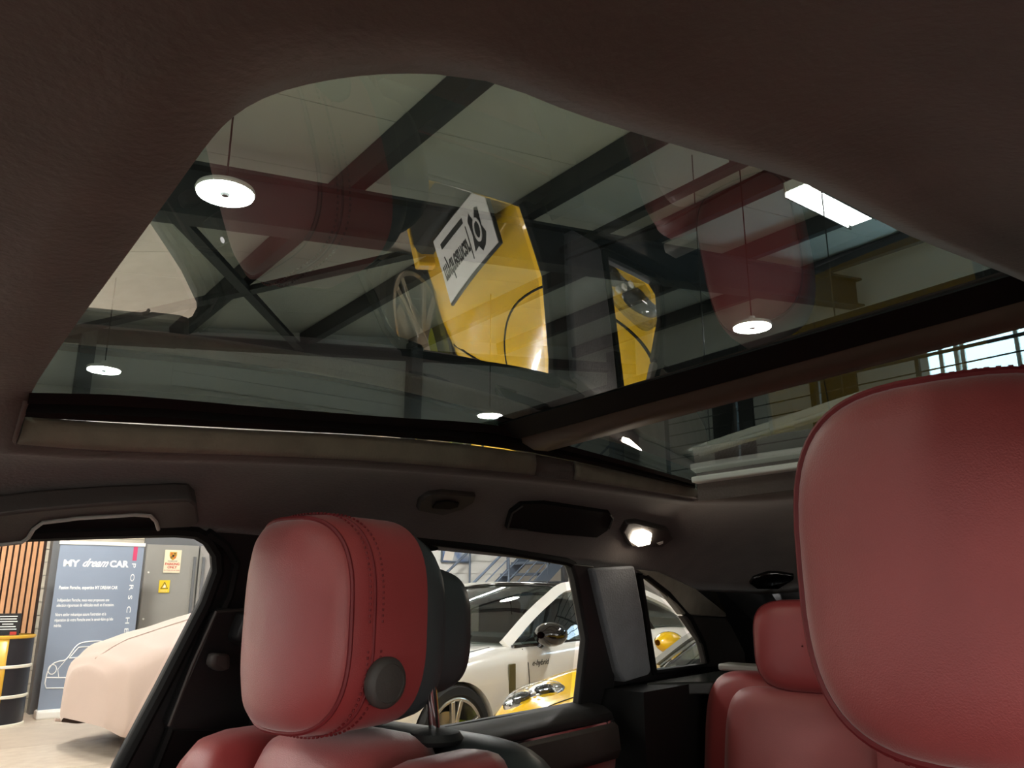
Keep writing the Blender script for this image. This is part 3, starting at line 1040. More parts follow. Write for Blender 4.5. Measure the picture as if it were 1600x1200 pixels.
surf_line(wbv, [flank(2.72, z) for z in (.9, .8, .7, .6, .5, .42, .32)], .004, 'door_seam', RUBBER, wc)
surf_line(wbv, [down(.74, s) for s in (1.5, 1.3, 1.1, .9, .6, .4)], .003, 'hood_seam', RUBBER, wc)
vt = wbv.ray_cast(V((2, 1.52, .68)), V((-1, 0, 0)))[0]
MB().box(vt + V((.0, 0, .0)), (.012, .075, .26)).build('side_vent', M('vent_bronze', (92, 84, 48), .4), wc, local=True, bevel=.005)
tp = wbv.ray_cast(V((2, 1.86, .78)), V((-1, 0, 0)))[0]
lo = write('e-hybrid', .06, PRINTBLACK, None, (0, 0, 0), (0, 1, 0), (0, 0, 1), shear=.3)
lo.parent = wc
lo.location = tp + V((.006, -.1, 0))
for sg in (-1, 1):
    hlp = wbv.ray_cast(V((sg * .7, .35, 2)), V((0, 0, -1)))[0]
    MB().lathe([(0, .03), (.1, .02), (.13, -.01), (0, -.02)], hlp, (sg * .35, -.6, .6), 24).build('headlight', LENS, wc, local=True)
    MB().lathe([(0, .012), (.05, .012), (.06, -.01), (0, -.02)], hlp, (sg * .35, -.6, .6), 24).build('headlight_bowl', CHROME, wc, local=True)
MB().box((0, -.005, .36), (.9, .06, .16)).build('grille', BLACK, wc, local=True, bevel=.02)
MB().box((0, 5.0, .78), (1.2, .05, .05)).build('tail_light_bar', PRINTRED, wc, local=True, bevel=.01)

# ---------------- yellow sports car
rim_mat = M('dark_alloy', (70, 70, 72), .3, metal=.8)
PSI = math.radians(22.5)
yc = thing('car', (-2.28, 3.32, 0), 'yellow sports car with oval headlights and dealer plate on its nose', 'car', -PSI)
yst = [(0.0, .2, .60, .44, .52), (.1, .14, .76, .54, .59), (.35, .13, .87, .73, .69), (.8, .13, .92, .86, .76), (1.2, .14, .91, .88, .85), (1.7, .15, .90, .84, .86), (2.4, .15, .90, .86, .88), (3.1, .16, .94, .90, .92), (3.8, .2, .93, .88, .92), (4.2, .28, .86, .84, .88), (4.36, .38, .74, .76, .82)]
ybody, ybv = car_body(yc, yst, YELLOWPAINT, ((.84, .92), (3.3, .94)), .365)
for s in (.84, 3.3):
    for sg in (-1, 1):
        make_wheel(yc, s, .915, sg, .335, .25, SIGNYELLOW)
gh(yc, (1.12, 1.42), (2.0, 2.6), 3.85, .76, .5, .84, 1.2, M('pillar_silver', (150, 150, 146), .3), CARGLASS, YELLOWPAINT, zr2=1.19, tail_z=.96, split=(2.45,))
car_mirror(yc, V((.93, 1.68, .98)), 1, YELLOWPAINT)
car_mirror(yc, V((-.93, 1.68, .98)), -1, YELLOWPAINT)
MB().box((0, 1.7, .86), (1.3, .4, .06)).build('dashboard', BLACK, yc, local=True, bevel=.02)
for x in (-.36, .36):
    MB().box((x, 2.4, .9), (.44, .16, .4)).build('car_seat_back', BLACK, yc, local=True, bevel=.05)
for sg in (-1, 1):
    h = ybv.ray_cast(V((sg * .66, .44, 2)), V((0, 0, -1)))
    ax = h[1].normalized()
    if ax.z < 0:
        ax = -ax
    upv = V((sg * -.12, .9, .45))
    upv = (upv - ax * upv.dot(ax)).normalized()
    sd = ax.cross(upv)
    def oval(k, dz, n=32):
        out = []
        for i in range(n):
            a_ = 2 * PI * i / n
            out.append(h[0] + sd * math.cos(a_) * .125 * k * (1 + .12 * math.sin(a_)) + upv * math.sin(a_) * .2 * k + ax * (dz - .05 * (k * math.sin(a_)) ** 2 * .35 - .05 * (k * math.cos(a_)) ** 2 * .5))
        return out
    hb = MB().grid([oval(1.0, -.03), oval(1.0, .012), oval(.92, .016), oval(.86, .010), oval(.02, .006)], closed=True).build('headlight_bowl', CHROME, yc, local=True)
    for dd in (-.08, .07):
        MB().lathe([(.058, -.02), (.058, .016), (.05, .018), (.042, .010), (0, .008)], h[0] + upv * dd, ax, 24).build('projector', GLOSSBLACK, hb, local=True)
        MB().lathe([(.04, .010), (.034, .020), (.018, .026), (0, .028)], h[0] + upv * dd, ax, 24).build('projector_lens', LENS, hb, local=True)
    for i in range(4):
        c_ = h[0] + upv * (-.005 + .0) + sd * (-.075 + .05 * i) + ax * .014
        MB().box(c_, (.02, .02, .012), sd, upv, ax).build('led_lamp', WHITEPL, hb, local=True, bevel=.003)
    MB().grid([oval(.97, .012), oval(.9, .032), oval(.7, .046), oval(.35, .054), oval(.02, .056)], closed=True).build('headlight', LENS, yc, local=True)
hs = [(-.52, 1.22), (-.46, .9), (-.4, .55), (-.36, .34), (-.28, .25), (0, .2), (.28, .25), (.36, .34), (.4, .55), (.46, .9), (.52, 1.22)]
surf_line(ybv, [down(p.x, p.y) for p in crom([(x, s, 0) for x, s in hs], 5)], .004, 'hood_seam', RUBBER, yc)
for sg in (-1, 1):
    surf_line(ybv, [down(sg * x, s) for x, s in ((.34, .3), (.42, .24), (.52, .19), (.6, .15), (.68, .13), (.74, .16))], .003, 'bumper_seam', RUBBER, yc)
    surf_line(ybv, [flank(1.48, z, sg) for z in (.8, .7, .6, .5, .4, .3)], .004, 'door_seam', RUBBER, yc)
MB().box((0, -.0, .27), (1.05, .2, .16)).build('air_intake', BLACK, yc, local=True, bevel=.03)
lip_ = []
for k in range(17):
    x = -.8 + 1.6 * k / 16
    s = -.06 + .35 * abs(x / .8) ** 2.6
    lip_.append(V((x, s, .15)))
bar_along(MB(), lip_, .16, V((0, 0, 1)), .05).build('front_splitter', YELLOWPAINT, yc, local=True, bevel=.008)
for sg in (-1, 1):
    MB().box((sg * .5, -.02, .29), (.07, .16, .2)).build('intake_strut', YELLOWPAINT, yc, local=True, bevel=.01)
# dealer plate on the nose
pu = V((0, .14, .99))
pn = V((0, -.99, .14))
pc_ = V((.10, -.07, .48))
pl = MB().box(pc_, (.66, .02, .22), V((1, 0, 0)), pn, pu).build('dealer_plate', PRINTBLACK, yc, local=True, bevel=.004)
MB().box(pc_ + pn * .011, (.645, .004, .205), V((1, 0, 0)), pn, pu).build('plate_face', PRINTW, pl, local=True, smooth=0)


def plate_bit(b, name, m):
    return b.build(name, m, pl, local=True, smooth=0)


plx = lambda x, y, d=.0135: pc_ + V((-1, 0, 0)) * -x + pu * y + pn * d
MW = world_of(yc)
R3 = MW.to_3x3()
write('mydreamcar', .095, PRINTBLACK, pl, MW @ plx(-.30, .0), R3 @ V((1, 0, 0)), R3 @ pu, xs=.72, shear=.2, bold=.002)
MB().box(plx(-.1, -.06), (.3, .002, .02), V((1, 0, 0)), pn, pu).build('plate_bar', PRINTBLACK, pl, local=True, smooth=0)
MB().box(plx(.06, .02), (.008, .002, .11), V((1, 0, 0)), pn, pu).build('plate_divider', PRINTBLACK, pl, local=True, smooth=0)
MB().prism([plx(.17 + x, .012 + y) for x, y in ((-.07, -.05), (-.04, -.07), (-.01, -.03), (.03, -.07), (.06, -.06), (.05, 0), (.075, .03), (.04, .06), (0, .07), (-.03, .045), (-.075, .05), (-.06, .0))], pn * .002).build('plate_emblem', PRINTBLACK, pl, local=True, smooth=0)
MB().lathe([(.028, 0), (.04, 0), (.04, .003), (.028, .003)], plx(.175, .012, .016), pn, 20).build('emblem_ring', PRINTW, pl, local=True)

# ---------------- car under a fitted cloth cover
cc = thing('covered_car', (-7.0, 3.22, 0), 'car under a fitted beige cloth cover before the blue banner', 'car')
cst = [(0.0, .26, .40, .52, .62), (.08, .19, .64, .6, .7), (.3, .14, .8, .72, .8), (.7, .13, .9, .8, .9), (1.2, .12, .92, .9, 1.02), (1.8, .12, .93, 1.0, 1.28), (2.4, .12, .93, 1.05, 1.43), (3.2, .12, .93, 1.05, 1.42), (4.0, .14, .92, 1.0, 1.25), (4.5, .2, .85, .85, .98), (4.7, .3, .65, .75, .8)]
cst = [(c[0], c[1], c[2], c[3] * 1.12, c[4] * 1.12) for c in cst]
rows = []
for i in range(len(cst) - 1):
    for k in range(6):
        t = k / 6
        a = [cst[i][j] + (cst[i + 1][j] - cst[i][j]) * (t if j == 0 else t * t * (3 - 2 * t) * .4 + t * .6) for j in range(5)]
        s, zb, wd, zsh, zt = a
        h = [(.9 * wd, zb), (wd, zb + .05), (wd * 1.0, zb + (zsh - zb) * .35), (wd * .99, zb + (zsh - zb) * .7), (wd * .94, zsh), (wd * .8, zsh * .4 + zt * .6), (wd * .55, zt * .97), (wd * .25, zt), (0, zt + .01)]
        r = []
        for j, (x, z) in enumerate(h):
            wob = .012 * math.sin(s * 23 + j * .6) * max(0, 1 - j / 3.0) + .010 * math.sin(s * 4.1 + z * 7) + .006 * math.sin(s * 11 - z * 9)
            r.append(V((x + wob, s, z)))
        rows.append(r + [V((-p.x, p.y, p.z)) for p in r[-2::-1]])
b = MB().grid(rows)
n = len(rows[0])
b.f.append(tuple(range(n)))
b.f.append(tuple(len(b.v) - n + i for i in range(n))[::-1])
b.build('cloth_cover', COVER, cc, local=True, smooth=60, sub=1)
for sg in (1, -1):
    MB().tube([(sg * .905, .0 + .15 + 4.3 * k / 30, interp(.15 + 4.3 * k / 30, [c[0] for c in cst], [c[1] for c in cst]) + .008 * math.sin(k * 2.1)) for k in range(31)], .014, 6).build('elastic_hem', COVER, cc, local=True)
MB().tube([(.0, .05 + 1.6 * k / 12, interp(.05 + 1.6 * k / 12, [c[0] for c in cst], [c[4] for c in cst]) + .014) for k in range(13)], .005, 5).build('cover_seam', COVER, cc, local=True)
for s in (.85, 3.6):
    for sg in (-1, 1):
        MB().lathe([(0, -.2), (.3, -.2), (.33, -.16), (.33, -.04), (.3, 0), (0, 0)], (sg * .84, s, .33), (sg, 0, 0), 28).build('wheel', TYRE, cc, local=True)


# ================================================================== THE CAR WE SIT IN
car = thing('car', (0, .9, 0), 'car cabin with dark suede roof lining and panoramic glass roof, seen from inside', 'car')
CANT_Y = [-.6, -.45, .2, .45, .57, 1.0, 1.42, 1.72, 2.0, 2.3]
CANT_H = [.03, .05, .064, .072, .078, .071, .055, .043, .0, -.05]


def cant(y, sgn=-1, off=0.0):
    h = interp(y, CANT_Y, CANT_H)
    x = SA + SB * (h - .07) + off
    return V((x if sgn < 0 else -x, y, CAM.z + h))


# opening outline: passenger lip (two edges), front and driver edge
lipT = [on_x(px, py, -.36) for px, py in ((36, 650), (150, 660), (400, 673), (600, 683), (770, 700), (900, 722), (1085, 762))]
lipB = [on_x(px, py, -.368) for px, py in ((24, 697), (150, 706), (300, 711), (450, 716), (600, 724), (770, 738), (900, 752), (1085, 780))]
front = [on_glass(px, py, o) for px, py, o in ((50, 612, -.02), (85, 556, -.018), (120, 505, -.016))] + [on_glass(px, py, -.016) for px, py in ((175, 430), (230, 355), (270, 300), (300, 258), (335, 212), (370, 178), (420, 150), (480, 132), (550, 120), (620, 115), (680, 116))]
driver = [on_glass(px, py, -.016) for px, py in ((680, 116), (740, 123), (800, 138), (900, 178), (1050, 225), (1240, 280), (1330, 322), (1420, 368), (1520, 408), (1600, 440), (1720, 500))]
driver.append(V((.41, 1.05, hg(.41, 1.05) - .016)))
driver.append(V((.41, 1.60, hg(.41, 1.6) - .03)))
rear_ = [driver[-1], V((.1, 1.61, hg(.1, 1.61) - .035)), V((-.2, 1.61, hg(-.2, 1.61) - .035)), lipB[-1]]
NS = 72
fr_pts = [lipB[0], lipB[0].lerp(front[0], .5)] + front
inner = resample(crom(fr_pts, 3), NS)[:-1] + resample(crom(driver, 3), NS)[:-1] + resample(rear_, NS)[:-1] + resample(crom(lipB[::-1], 3), NS)[:-1]
hdr = V((-.50, -.45, CAM.z + .085))
hdr2 = V((.50, -.45, CAM.z + .085))
of = [cant(.2), cant(0), cant(-.25), cant(-.40), hdr, V((-.2, -.47, CAM.z + .105)), V((.2, -.47, CAM.z + .105)), hdr2, cant(-.4, 1), cant(-.2, 1)]
od = [cant(-.2, 1)] + [cant(y, 1) for y in (0, .3, .6, .9, 1.2, 1.5, 1.75)]
orr = [cant(1.75, 1), cant(2.0, 1), V((.50, 2.26, CAM.z - .01)), V((.25, 2.32, CAM.z + .015)), V((-.25, 2.32, CAM.z + .015)), V((-.50, 2.26, CAM.z - .01)), cant(2.0), cant(1.75)]
op = [cant(y) for y in (1.75, 1.5, 1.2, .9, .6, .4, .2)]
outer = resample(of, NS)[:-1] + resample(od, NS)[:-1] + resample(orr, NS)[:-1] + resample(op, NS)[:-1]
rows = []
NV = 14
for k in range(NV + 1):
    v = k / NV
    r = []
    for a, b_ in zip(inner, outer):
        p = a.lerp(b_, v)
        zl = b_.z + (a.z - b_.z) * (1 - v ** 1.9)
        p.z = zl - .006 * math.sin(PI * min(1, v * 6)) * (1 if v < 1 / 6 else 0)
        r.append(p)
    rows.append(r)
hb_ = MB().grid(rows, closed=True)
hl_bv = BVHTree.FromPolygons([tuple(p) for p in hb_.v], hb_.f)
hl = hb_.build('headliner', SUEDE, car, smooth=70)
s_ = hl.modifiers.new('solid', 'SOLIDIFY')
s_.thickness = .012
s_.offset = 1
N4 = len(inner)


def hl_at(px, py, off=0.0):
    D = ray(px, py).normalized()
    h = hl_bv.ray_cast(CAM, D)
    if h[0] is None:
        return None, None
    n = h[1] if h[1].dot(D) < 0 else -h[1]
    return h[0] + n * off, n


# lip: the upright suede edge of the opening
topl = []
lt = resample(crom(lipT[::-1], 3), NS)[:-1]
for i, p in enumerate(inner):
    if i >= 3 * (NS - 1):
        topl.append(lt[i - 3 * (NS - 1)])
    else:
        topl.append(p + V((0, 0, .018)))
MB().grid([inner, topl], closed=True).build('opening_lip', SUEDE, car, smooth=50, solid=.004)
# suede strips on the passenger-side lip, light from above put into their colour
for a, b_ in ((0.0, .585), (.665, 1.0)):
    tt, bb = resample(crom(lipT, 4), 60), resample(crom(lipB, 4), 60)
    i0, i1 = int(a * 59), int(b_ * 59)
    rows = [[t.lerp(b2, f) + V((.004 + .004 * math.sin(PI * f), 0, 0)) for t, b2 in zip(tt[i0:i1 + 1], bb[i0:i1 + 1])] for f in (.02, .25, .5, .75, .96)]
    MB().grid(rows).build('lip_strip', SUEDE_LIT, car, smooth=60, solid=.004)
# sliding rails between lip and glass
gA = crom([on_x(px, py, -.31) for px, py in ((46, 614), (200, 618), (420, 637), (600, 651), (780, 665), (868, 691), (960, 716), (1086, 752))], 5)
gM = crom([on_x(px, py, -.333) for px, py in ((42, 634), (200, 640), (420, 654), (600, 667), (775, 683), (868, 702), (960, 724), (1086, 757))], 5)
n = 50
A_, M_, T_ = resample(gA, n), resample(gM, n), resample(crom(lipT, 5), n)
MB().grid([[V((p.x - .1, p.y, hg(p.x - .1, p.y) + .002)) for p in A_], [p + V((-.1, 0, 0)) for p in A_], A_, [a.lerp(m_, .5) + V((0, 0, -.004)) for a, m_ in zip(A_, M_)], [m_ + V((0, 0, .004)) for m_ in M_]]).build('glass_seal', RUBBER, car, smooth=30)
MB().grid([[m_ + V((0, 0, .004)) for m_ in M_], [m_ + V((0, 0, -.006)) for m_ in M_], [m_.lerp(t, .55) + V((0, 0, -.005)) for m_, t in zip(M_, T_)], [m_.lerp(t, .6) + V((0, 0, .004)) for m_, t in zip(M_, T_)], [t + V((-.01, 0, .004)) for t in T_]]).build('slide_rail', RUBBER, car, smooth=30)


def glass(y0, y1, name, x0=-.47, x1=.5):
    rows = []
    for i in range(33):
        y = y0 + (y1 - y0) * i / 32
        rows.append([V((x0 + (x1 - x0) * k / 24, y, hg(x0 + (x1 - x0) * k / 24, y))) for k in range(25)])
    return MB().grid(rows).build(name, ROOFGLASS, car, smooth=180)


cbF = [on_glass(px, py, -.001) for px, py in ((778, 664), (1000, 600), (1300, 513), (1600, 425), (1720, 392))]
cbR = [on_glass(px, py, -.006) for px, py in ((868, 692), (1100, 628), (1350, 560), (1600, 493), (1720, 460))]
nn = 30
F_, R_ = resample(crom(cbF, 5), nn), resample(crom(cbR, 5), nn)
ymid = sum(p.y for p in F_ + R_) / (2 * nn)
glass(.02, max(p.y for p in F_) + .03, 'front_roof_glass')
glass(min(p.y for p in R_) - .03, 1.70, 'rear_roof_glass')
MB().grid([[p + V((0, 0, .012)) for p in F_], F_, [f.lerp(r, .33) + V((0, 0, -.012)) for f, r in zip(F_, R_)], [f.lerp(r, .36) + V((0, 0, -.006)) for f, r in zip(F_, R_)]]).build('crossbar_seal', RUBBER, car, smooth=40)
MB().grid([[f.lerp(r, .36) + V((0, 0, .0)) for f, r in zip(F_, R_)], [f.lerp(r, .40) + V((0, 0, -.016)) for f, r in zip(F_, R_)], [f.lerp(r, .6) + V((0, 0, -.022)) for f, r in zip(F_, R_)], [f.lerp(r, .85) + V((0, 0, -.018)) for f, r in zip(F_, R_)], R_, [r + V((0, .01, .012)) for r in R_]]).build('roof_crossbar', CROSSBAR, car, smooth=60)
# white edge of the rear blind along the back of the rear glass
e0, e1_ = on_glass(1084, 751, -.012), on_glass(1292, 722, -.012)
e2_ = e0 + (e1_ - e0) * 2.2
bar_along(MB(), [e0, e1_, e2_], .03, (0, 0, 1), .012).build('blind_edge', WHITEPL, car, smooth=40, bevel=.003)
MB().grid([[e0 + V((0, .012, .03)), e2_ + V((0, .012, .03))], [e0 + V((0, .014, -.04)), e2_ + V((0, .014, -.04))]]).build('rear_lip', SUEDE, car, solid=.004)

# ---- side wall (passenger side), windows cut out of it
def yh(px, py):
    p = side(px, py)
    return (p.y, p.z - CAM.z)


BELT = -.252
fw_pts = [yh(0, 836), yh(150, 831), yh(270, 829), yh(303, 832), yh(322, 843), yh(336, 865), yh(338, 892), yh(320, 942), yh(250, 1078)]
y_b = yh(185, 1200)
fw_pts += [y_b, (y_b[0] - .006, BELT), (-.75, BELT), (-.62, -.16), (-.3, .03), (-.18, .055), (.1, .062)]
rw_pts = [(.93, .0), (.935, .05), (.95, .068), (1.0, .071), yh(640, 841), yh(780, 859), yh(880, 877), yh(893, 883), yh(900, 905), yh(917, 1000), yh(906, 1104), yh(750, 1131), (1.0, BELT - .002), (.93, BELT)]
qw_pts = [yh(996, 896), yh(1006, 899), yh(1040, 925), yh(1075, 965), yh(1096, 1005), yh(1102, 1033), yh(1095, 1041), yh(1020, 1050)]
wy = lambda P: [(y, h) for y, h in P]


def side_panel(sgn):
    outer_ = [(-1.0, -.32), (-1.0, -.2), (-.5, .06), (-.1, .1), (.57, .115), (1.1, .115), (1.6, .09), (2.0, .05), (2.5, -.1), (2.6, -.32)]
    loops = [outer_] + [fw_pts, rw_pts, qw_pts]
    flat = [pt for L in loops for pt in L]
    vv = [sidept(y, h) for y, h in flat]
    tri = tessellate_polygon([[V((y, h, 0)) for y, h in L] for L in loops])
    if sgn > 0:
        vv = [V((-p.x, p.y, p.z)) for p in vv]
    o = MB().add(vv, tri).build('side_panel', BLACK, car, smooth=0)
    m_ = o.modifiers.new('solid', 'SOLIDIFY')
    m_.thickness = .018
    # normals may point either way: push outwards
    nrm = o.data.polygons[0].normal
    m_.offset = -1 if nrm.x * (-sgn) > 0 else 1
    for P in (fw_pts, rw_pts, qw_pts):
        mir = (lambda p: V((-p.x, p.y, p.z))) if sgn > 0 else (lambda p: p)
        MB().tube([mir(sidept(y, h, .004)) for y, h in P], .009, 8, closed=True).build('window_seal', RUBBER, car)
        MB().add([mir(sidept(y, h, -.03)) for y, h in P], [t for t in tessellate_polygon([[V((y, h, 0)) for y, h in P]])]).build('window_pane', SIDEGLASS if P is fw_pts else REARGLASS, car, smooth=0)


side_panel(-1)
side_panel(1)
# inner door frame (second seal line beside the B pillar)
MB().tube([sidept(*yh(px, py), .012) for px, py in ((318, 832), (345, 852), (362, 880), (352, 930), (290, 1060), (235, 1200))], .006, 6).build('door_seal', RUBBER, car)


def side_prism(pxs, off0, off1, name, m, bevel=.004, parent=None):
    """a raised pad on the side wall, its inner face OFF1 metres in from the window plane"""
    pts = [side(px, py, off1) for px, py in pxs]
    return MB().prism(pts, V((off0 - off1, 0, 0))).build(name, m, parent or car, bevel=bevel, smooth=30)


# B pillar trim with belt outlet and webbing
bp_ = side_prism(((338, 955), (350, 950), (394, 952), (470, 960), (470, 1142), (270, 1142), (264, 1130)), .0, .022, 'b_pillar_trim', BLACK, .006)
bp_.name = 'pillar_trim'
MB().tube([side(px, py, .023) for px, py in ((264, 1134), (300, 1040), (338, 956), (400, 951))], .0025, 6).build('trim_edge', DARKTRIM, car)
bg = MB().prism([side(px, py, .05) for px, py in ((376, 985), (388, 955), (402, 962), (420, 1000), (405, 1020), (372, 1000))], V((-.04, 0, 0))).build('belt_guide', BLACK, car, bevel=.005)
MB().tube([side(px, py, .052) for px, py in ((384, 957), (402, 965), (415, 985))], .004, 8).build('guide_lip', CHROME, bg)
MB().prism([side(px, py, .045) for px, py in ((335, 1020), (362, 1022), (362, 1046), (345, 1050), (330, 1040))], V((-.02, 0, 0))).build('adjust_button', DARKTRIM, car, bevel=.006)
web = crom([side(px, py, .055) for px, py in ((398, 1000), (400, 1060), (392, 1120), (380, 1210))], 5)
wb2 = crom([side(px, py, .055) for px, py in ((412, 1000), (440, 1050), (452, 1120), (446, 1210))], 5)
MB().grid([web, wb2]).build('seat_belt', RUBBER, car, solid=.002)

# C pillar: black inner frame, grey suede cover; D pillar trim
side_prism(((893, 880), (930, 884), (945, 960), (962, 1055), (958, 1105), (906, 1104), (918, 1000), (901, 905)), -.01, .014, 'door_frame_trim', BLACK, .006)
side_prism(((927, 888), (992, 884), (1006, 960), (1018, 1048), (1014, 1054), (976, 1066), (966, 1050), (946, 970)), -.01, .03, 'pillar_cover', SUEDE_GREY, .008)
side_prism(((998, 890), (1030, 893), (1085, 918), (1135, 958), (1136, 964), (1068, 960), (1040, 924)), -.01, .012, 'rear_pillar_trim', SUEDE_LIT, .004)  # brightness of the lit pillar put into its suede colour
side_prism(((1068, 962), (1135, 966), (1165, 1000), (1165, 1042), (1104, 1042), (1103, 1030), (1096, 1003)), -.01, .01, 'rear_quarter_trim', DARKTRIM, .004)

# handles and fittings fixed to the lining
def pad(pxs, off, name, m, parent=None, bevel=.003, base=-.004):
    top, bot, nn_ = [], [], V()
    for px, py in pxs:
        p, n_ = hl_at(px, py)
        if p is None:
            p, n_ = side(px, py), V((1, 0, 0))
        top.append(p + n_ * off)
        bot.append(p + n_ * base)
        nn_ += n_
    tri = tessellate_polygon([top])
    k = len(top)
    return MB().add(top + bot, [t for t in tri] + [tuple(k + i for i in t[::-1]) for t in tri] + [(i, (i + 1) % k, k + (i + 1) % k, k + i) for i in range(k)]).build(name, m, parent or car, bevel=bevel, smooth=40)


gh_px = [(-40, 768), (60, 757), (160, 750), (270, 746), (294, 747), (302, 756), (304, 785), (292, 793), (240, 794), (237, 780), (228, 769), (205, 767), (120, 771), (60, 778), (46, 790), (38, 806), (30, 810), (-40, 817)]
ghd = pad(gh_px, .03, 'grab_handle', DARKTRIM, bevel=.004, base=.006)
MB().tube([hl_at(px, py, .031)[0] for px, py in ((-40, 817), (30, 810), (40, 803), (48, 789), (62, 778), (120, 771), (205, 767), (228, 770), (237, 781), (240, 794))], .0022, 6).build('edge_line', GREYPAINT, ghd)
pad([(-40, 775), (285, 757), (300, 800), (296, 818), (-40, 835)], .004, 'handle_recess', RUBBER, bevel=.001)
ck = pad([(650, 792), (653, 778), (668, 767), (690, 764), (742, 769), (738, 780), (722, 790), (690, 800)], .008, 'coat_hook', DARKTRIM)
pad([(672, 786), (678, 777), (696, 774), (714, 778), (712, 784), (700, 788)], .011, 'hook_recess', RUBBER, ck, bevel=.001, base=.006)
gr = pad([(788, 822), (795, 796), (812, 783), (850, 782), (950, 797), (956, 806), (948, 826), (930, 838), (860, 832)], .006, 'rear_handle_recess', RUBBER)
MB().tube([hl_at(px, py, .008)[0] for px, py in ((790, 821), (797, 797), (814, 785))], .0018, 6).build('edge_line', DARKTRIM, gr)
MB().tube([hl_at(px, py, .008)[0] for px, py in ((790, 821), (820, 824))], .0018, 6).build('edge_line', DARKTRIM, gr)
MB().tube([hl_at(px, py, .008)[0] for px, py in ((951, 799), (955, 806), (949, 822))], .0018, 6).build('edge_line', DARKTRIM, gr)
# reading lamp
rlp = pad([(968, 826), (976, 812), (992, 810), (1040, 822), (1050, 836), (1030, 850), (980, 848)], .012, 'reading_lamp', DARKTRIM, bevel=.004)
pad([(979, 838), (984, 824), (1000, 820), (1012, 826), (1009, 842), (990, 846)], .018, 'lamp_lens', DOMEFACE, rlp, bevel=.003, base=.010)
pad([(1020, 842), (1030, 838), (1030, 842), (1024, 845)], .015, 'lamp_switch', WHITEPL, rlp, bevel=.0005, base=.01)
# handle recess in the tailgate lining
tgh = pad([(1170, 909), (1176, 900), (1196, 893), (1215, 892), (1240, 896), (1240, 902), (1216, 917), (1180, 917)], .008, 'tailgate_handle', GLOSSBLACK)
pad([(1186, 907), (1192, 906), (1194, 910), (1188, 911)], .011, 'screw_cap', WHITEPL, tgh, bevel=.0005, base=.006)
pad([(1200, 909), (1206, 903), (1208, 910), (1203, 912)], .011, 'screw_cap', WHITEPL, tgh, bevel=.0005, base=.006)

# door card below the rear and front windows
def card(sgn):
    mir = (lambda p: V((-p.x * sgn * -1 if sgn > 0 else p.x, p.y, p.z)))
    P = lambda x, y, h: V((x if sgn < 0 else -x, y, CAM.z + h))
    ys = [-1.0 + 2.72 * k / 24 for k in range(25)]
    def strip(prof, name, m, ya=-1.0, yb=1.72):
        MB().grid([[P(x, y, h) for x, h in prof] for y in ys if ya <= y <= yb]).build(name, m, car, smooth=40, solid=.006)
    strip([(-.685, -.249), (-.66, -.252), (-.63, -.256), (-.612, -.266), (-.607, -.278)], 'door_top', BLACK)
    strip([(-.607, -.284), (-.597, -.292), (-.592, -.335), (-.60, -.352)], 'arm_rest_panel', DARKTRIM, -1.0, 1.62)
    strip([(-.60, -.352), (-.615, -.45), (-.63, -.8), (-.62, -1.05)], 'door_card', RED, -1.0, 1.66)
    MB().tube([P(-.604, y, -.281) for y in (.7, 1.0, 1.3, 1.52, 1.58)], .004, 6).build('chrome_strip', CHROME, car)
    MB().tube([P(-.604, 1.58, -.281), P(-.604, 1.60, -.277), P(-.602, 1.605, -.292)], .004, 6).build('chrome_strip', CHROME, car)


card(-1)
card(1)
# luggage bay sides, shelf, floor pan, tailgate with its window, windscreen and dashboard
MB().box((-.62, 2.15, 1.33 - .62), (.14, 1.0, .8)).build('luggage_side', RUBBER, car, smooth=0)
MB().box((.62, 2.15, 1.33 - .62), (.14, 1.0, .8)).build('luggage_side', BLACK, car, smooth=0)
MB().prism([V((-.62, 1.78, 1.33 - .215)), V((-.62, 2.45, 1.33 - .215)), V((.62, 2.45, 1.33 - .215)), V((.62, 1.92, 1.33 - .215)), V((-.5, 1.92, 1.33 - .215))], V((0, 0, -.03))).build('parcel_shelf', M('glossy_shelf', (40, 42, 40), .2), car, smooth=0, bevel=.004)
MB().box((0, .9, .28), (1.5, 3.9, .08)).build('floor_pan', BLACK, car, smooth=0)
MB().grid([[V((-.62, 2.28, 1.36)), V((.62, 2.28, 1.36))], [V((-.62, 2.42, 1.29)), V((.62, 2.42, 1.29))]]).build('tailgate_top', SUEDE_GREY, car, solid=.02)
MB().grid([[V((-.55, 2.42, 1.29)), V((.55, 2.42, 1.29))], [V((-.6, 2.66, 1.08)), V((.6, 2.66, 1.08))]]).build('tailgate_window', DARKGLASS, car)
MB().grid([[V((-.66, 2.66, 1.08)), V((.66, 2.66, 1.08))], [V((-.66, 2.7, .3)), V((.66, 2.7, .3))]]).build('tailgate', BLACK, car, solid=.03)
for sg in (-1, 1):
    MB().prism([V((sg * .50, 2.2, 1.42)), V((sg * .57, 2.05, 1.36)), V((sg * .7, 2.6, 1.02)), V((sg * .7, 2.7, 1.02)), V((sg * .55, 2.68, 1.06)), V((sg * .53, 2.42, 1.30))], V((0, 0, .02))).build('rear_corner_trim', BLACK, car, smooth=0)
MB().grid([[V((-.5, -.47, 1.42)), V((0, -.49, 1.44)), V((.5, -.47, 1.42))], [V((-.68, -1.15, 1.03)), V((0, -1.22, 1.03)), V((.68, -1.15, 1.03))]]).build('windscreen', SIDEGLASS, car)
for sg in (-1, 1):
    bar_along(MB(), [V((sg * .54, -.42, 1.41)), V((sg * .62, -.75, 1.25)), V((sg * .7, -1.15, 1.04))], .09, V((sg, -.5, .3)), .04).build('windscreen_pillar', BLACK, car)
